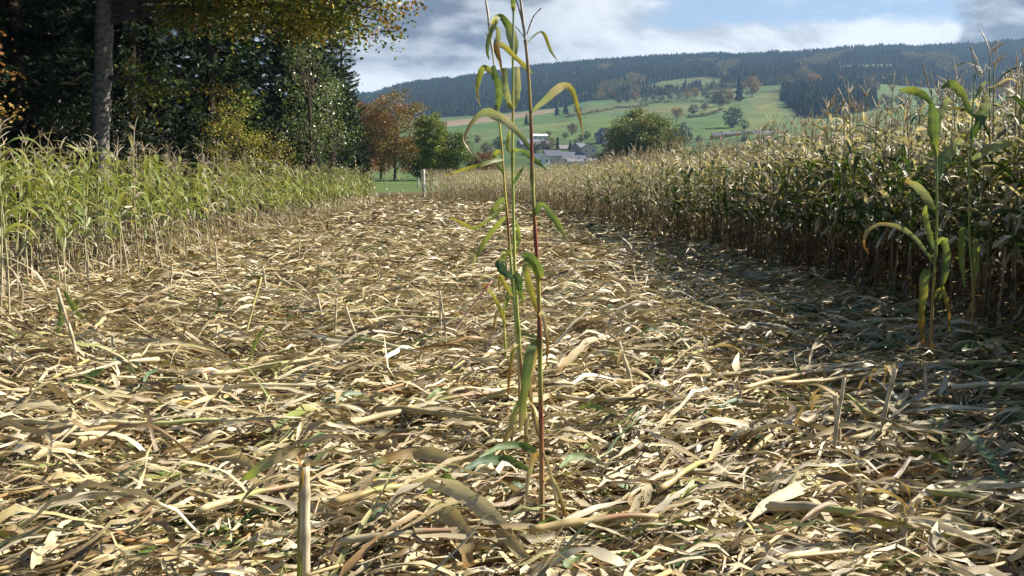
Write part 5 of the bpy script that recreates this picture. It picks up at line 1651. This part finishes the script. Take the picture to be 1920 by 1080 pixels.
def house(u, v, Y, W, D, hw, hr, rz, wall, roof, label, gable=False, floors=2, group='village houses'):
    """walls with gables, a pitched roof with eaves, chimney, and windows with panes; ridge along x, or along y where gable"""
    X = (u - 960) / FPX * Y
    z = float(z_of_row(v, Y))
    o = thing('village_house', label, 'house', (X, Y, z), rz, group)
    w = Acc()
    hx, hy = W / 2, D / 2
    box(w, -hx, hx, -hy, hy, -3.0, hw, wall)
    if gable:
        for y in (-hy, hy):
            w.add([(-hx, y, hw), (hx, y, hw), (0.02, y, hw + hr), (-0.02, y, hw + hr)], [(0, 1, 2, 3)], np.array(wall))
    else:
        for x in (-hx, hx):
            w.add([(x, -hy, hw), (x, hy, hw), (x, 0.02, hw + hr), (x, -0.02, hw + hr)], [(0, 1, 2, 3)], np.array(wall))
    link('wall', w.mesh('wall', M_WALL, smooth=False), o)
    r = Acc()
    e = 0.45
    th = 0.22
    for s in (-1, 1):
        if gable:
            A = [(s * (hx + e), -hy - e, hw - e * hr / hx), (s * (hx + e), hy + e, hw - e * hr / hx), (0, hy + e, hw + hr), (0, -hy - e, hw + hr)]
        else:
            A = [(-hx - e, s * (hy + e), hw - e * hr / hy), (hx + e, s * (hy + e), hw - e * hr / hy), (hx + e, 0, hw + hr), (-hx - e, 0, hw + hr)]
        A = np.array(A)
        V = np.vstack([A + np.array([0, 0, 0.03]), A + np.array([0, 0, 0.03 + th])])
        r.add(V, [(0, 1, 2, 3), (4, 5, 6, 7), (0, 1, 5, 4), (1, 2, 6, 5), (3, 0, 4, 7)], np.array(roof))
    ro = link('roof', r.mesh('roof', M_ROOF, smooth=False), o)
    c = Acc()
    cx, cy = (0.0, hy * 0.4) if gable else (hx * 0.55, 0.0)
    box(c, cx - 0.35, cx + 0.35, cy - 0.3, cy + 0.3, hw + hr * 0.6, hw + hr + 0.8, (0.25, 0.16, 0.12))
    link('chimney', c.mesh('chimney', M_WALL, smooth=False), ro)
    nw = max(2, int(W / 2.6))
    for f in range(floors):
        for i in range(nw):
            x = -hx + (i + 0.5) * W / nw
            z0 = 0.9 + f * 2.7
            if z0 + 1.3 > hw:
                continue
            fr = Acc()
            for bx in ((x - 0.6, x - 0.48, z0, z0 + 1.4), (x + 0.48, x + 0.6, z0, z0 + 1.4), (x - 0.48, x + 0.48, z0, z0 + 0.12), (x - 0.48, x + 0.48, z0 + 1.28, z0 + 1.4)):
                box(fr, bx[0], bx[1], -hy - 0.06, -hy + 0.02, bx[2], bx[3], (0.75, 0.75, 0.72))
            wo = link('window', fr.mesh('window', M_WALL, smooth=False), o)
            pn = Acc()
            box(pn, x - 0.48, x + 0.48, -hy - 0.02, -hy + 0.03, z0 + 0.12, z0 + 1.28, (0.03, 0.035, 0.045))
            link('pane', pn.mesh('pane', M_PANE, smooth=False), wo)
    return o


def village():
    WH, CR, ST_, GR, SL, BL = (0.62, 0.62, 0.60), (0.46, 0.42, 0.34), (0.36, 0.33, 0.29), (0.40, 0.40, 0.42), (0.10, 0.11, 0.14), (0.10, 0.12, 0.2)
    house(1012, 309, 470, 6.5, 9, 2.9, 2.2, 0.35, WH, (0.5, 0.5, 0.5), 'small white gabled house at the left of the village row', True, 1)
    house(1034, 306, 480, 7.5, 8, 3.4, 2.6, 0.3, ST_, SL, 'stone house with grey roof between the white gable and the long roof')
    house(1068, 308, 485, 13.5, 8, 2.6, 3.0, 0.15, (0.40, 0.37, 0.32), (0.14, 0.15, 0.18), 'long stone farmhouse with a wide grey slate roof')
    house(1102, 300, 490, 7.0, 9, 5.6, 2.0, 0.05, CR, (0.2, 0.19, 0.2), 'tall cream house with small dark windows left of the round oak', True, 2)
    house(1086, 296, 500, 7, 8, 4.0, 3.0, 0.9, (0.3, 0.28, 0.26), SL, 'dark slate roofed house tucked behind the cream one')
    house(1077, 311, 460, 7, 6, 1.8, 1.2, 0.1, (0.5, 0.48, 0.44), (0.22, 0.21, 0.21), 'low grey shed before the long farmhouse', False, 1)
    house(1115, 310, 465, 6, 6, 1.8, 1.2, -0.2, (0.55, 0.54, 0.52), (0.3, 0.3, 0.31), 'low pale outbuilding below the cream house', False, 1)
    house(1010, 265, 610, 9, 8, 3.0, 1.2, 0.2, WH, (0.75, 0.75, 0.76), 'white modern house with pale roof at the top of the village', False, 1)
    house(999, 279, 560, 16, 8, 2.4, 2.6, 0.3, ST_, (0.2, 0.2, 0.24), 'long grey roofed barn behind the reddish stalk', False, 1)
    house(1131, 266, 600, 6.5, 8, 4.2, 3.6, 0.5, (0.24, 0.24, 0.28), BL, 'dark blue gabled house peeping out left of the round oak', True, 2)
    house(1060, 287, 560, 12, 8, 2.2, 2.0, 0.0, (0.45, 0.42, 0.36), (0.28, 0.25, 0.22), 'brown roofed barn above the long farmhouse', False, 1)
    row = [(1342, 262, 650, 'first house of the long row right of the round oak'), (1362, 261, 655, 'second house of the long row, low grey roof'), (1382, 260, 660, 'third house of the long row, pale wall'),
           (1403, 258, 665, 'fourth house of the long row, darker roof'), (1424, 257, 668, 'fifth house of the long row, near its far end'), (1444, 258, 670, 'white house closing the long row of houses')]
    for i, (u, v, Y, lab) in enumerate(row):
        house(u, v, Y, 7.0, 8, 2.4, 1.9, -0.1 + 0.06 * i, [(0.5, 0.48, 0.46), WH, CR][i % 3], [(0.13, 0.12, 0.15), (0.17, 0.16, 0.19), (0.11, 0.105, 0.13)][i % 3], lab, False, 1, 'houses of the long row')


village()


def fence_posts():
    for (u, v, top, Y, r, col, lab) in ((795, 372, 318, 63.0, 0.10, (0.7, 0.69, 0.66), 'white weathered fence post at the corner of the far corn'), (785, 356, 336, 95.0, 0.08, (0.4, 0.37, 0.33), 'thin grey fence post in the meadow left of the white one')):
        x = (u - 960) / FPX * Y
        z0 = float(z_of_row(v, Y))
        z1 = float(z_of_row(top, Y))
        a = Acc()
        P = np.array([(0, 0, -0.4 + min(0, -z0)), (0, 0, (z1 - z0) * 0.5), (0.01, 0, (z1 - z0) * 0.97), (0.01, 0, z1 - z0)])
        a.add(*capped(P, np.array([r, r, r * 0.95, r * 0.6]), np.array(col), 8))
        tag(link('fence_post', a.mesh('fence_post', M_WOOD), None, (x, Y, z0)), lab, 'fence post')


fence_posts()


# ------------------------------------------------------------------ air
def haze():
    a = Acc()
    box(a, -3600, 3600, -420, 3400, -4.0, 340, (1, 1, 1))
    m, T = new_mat('haze')
    v = T.n('ShaderNodeVolumePrincipled')
    v.inputs['Color'].default_value = (0.42, 0.66, 1.0, 1)
    v.inputs['Density'].default_value = 0.00012
    v.inputs['Anisotropy'].default_value = 0.2
    out = T.n('ShaderNodeOutputMaterial')
    T.link(v.outputs[0], out.inputs['Volume'])
    tag(link('haze', a.mesh('haze', m, smooth=False)), 'thin bluish air between the field and the far ridge', kind='stuff')


haze()
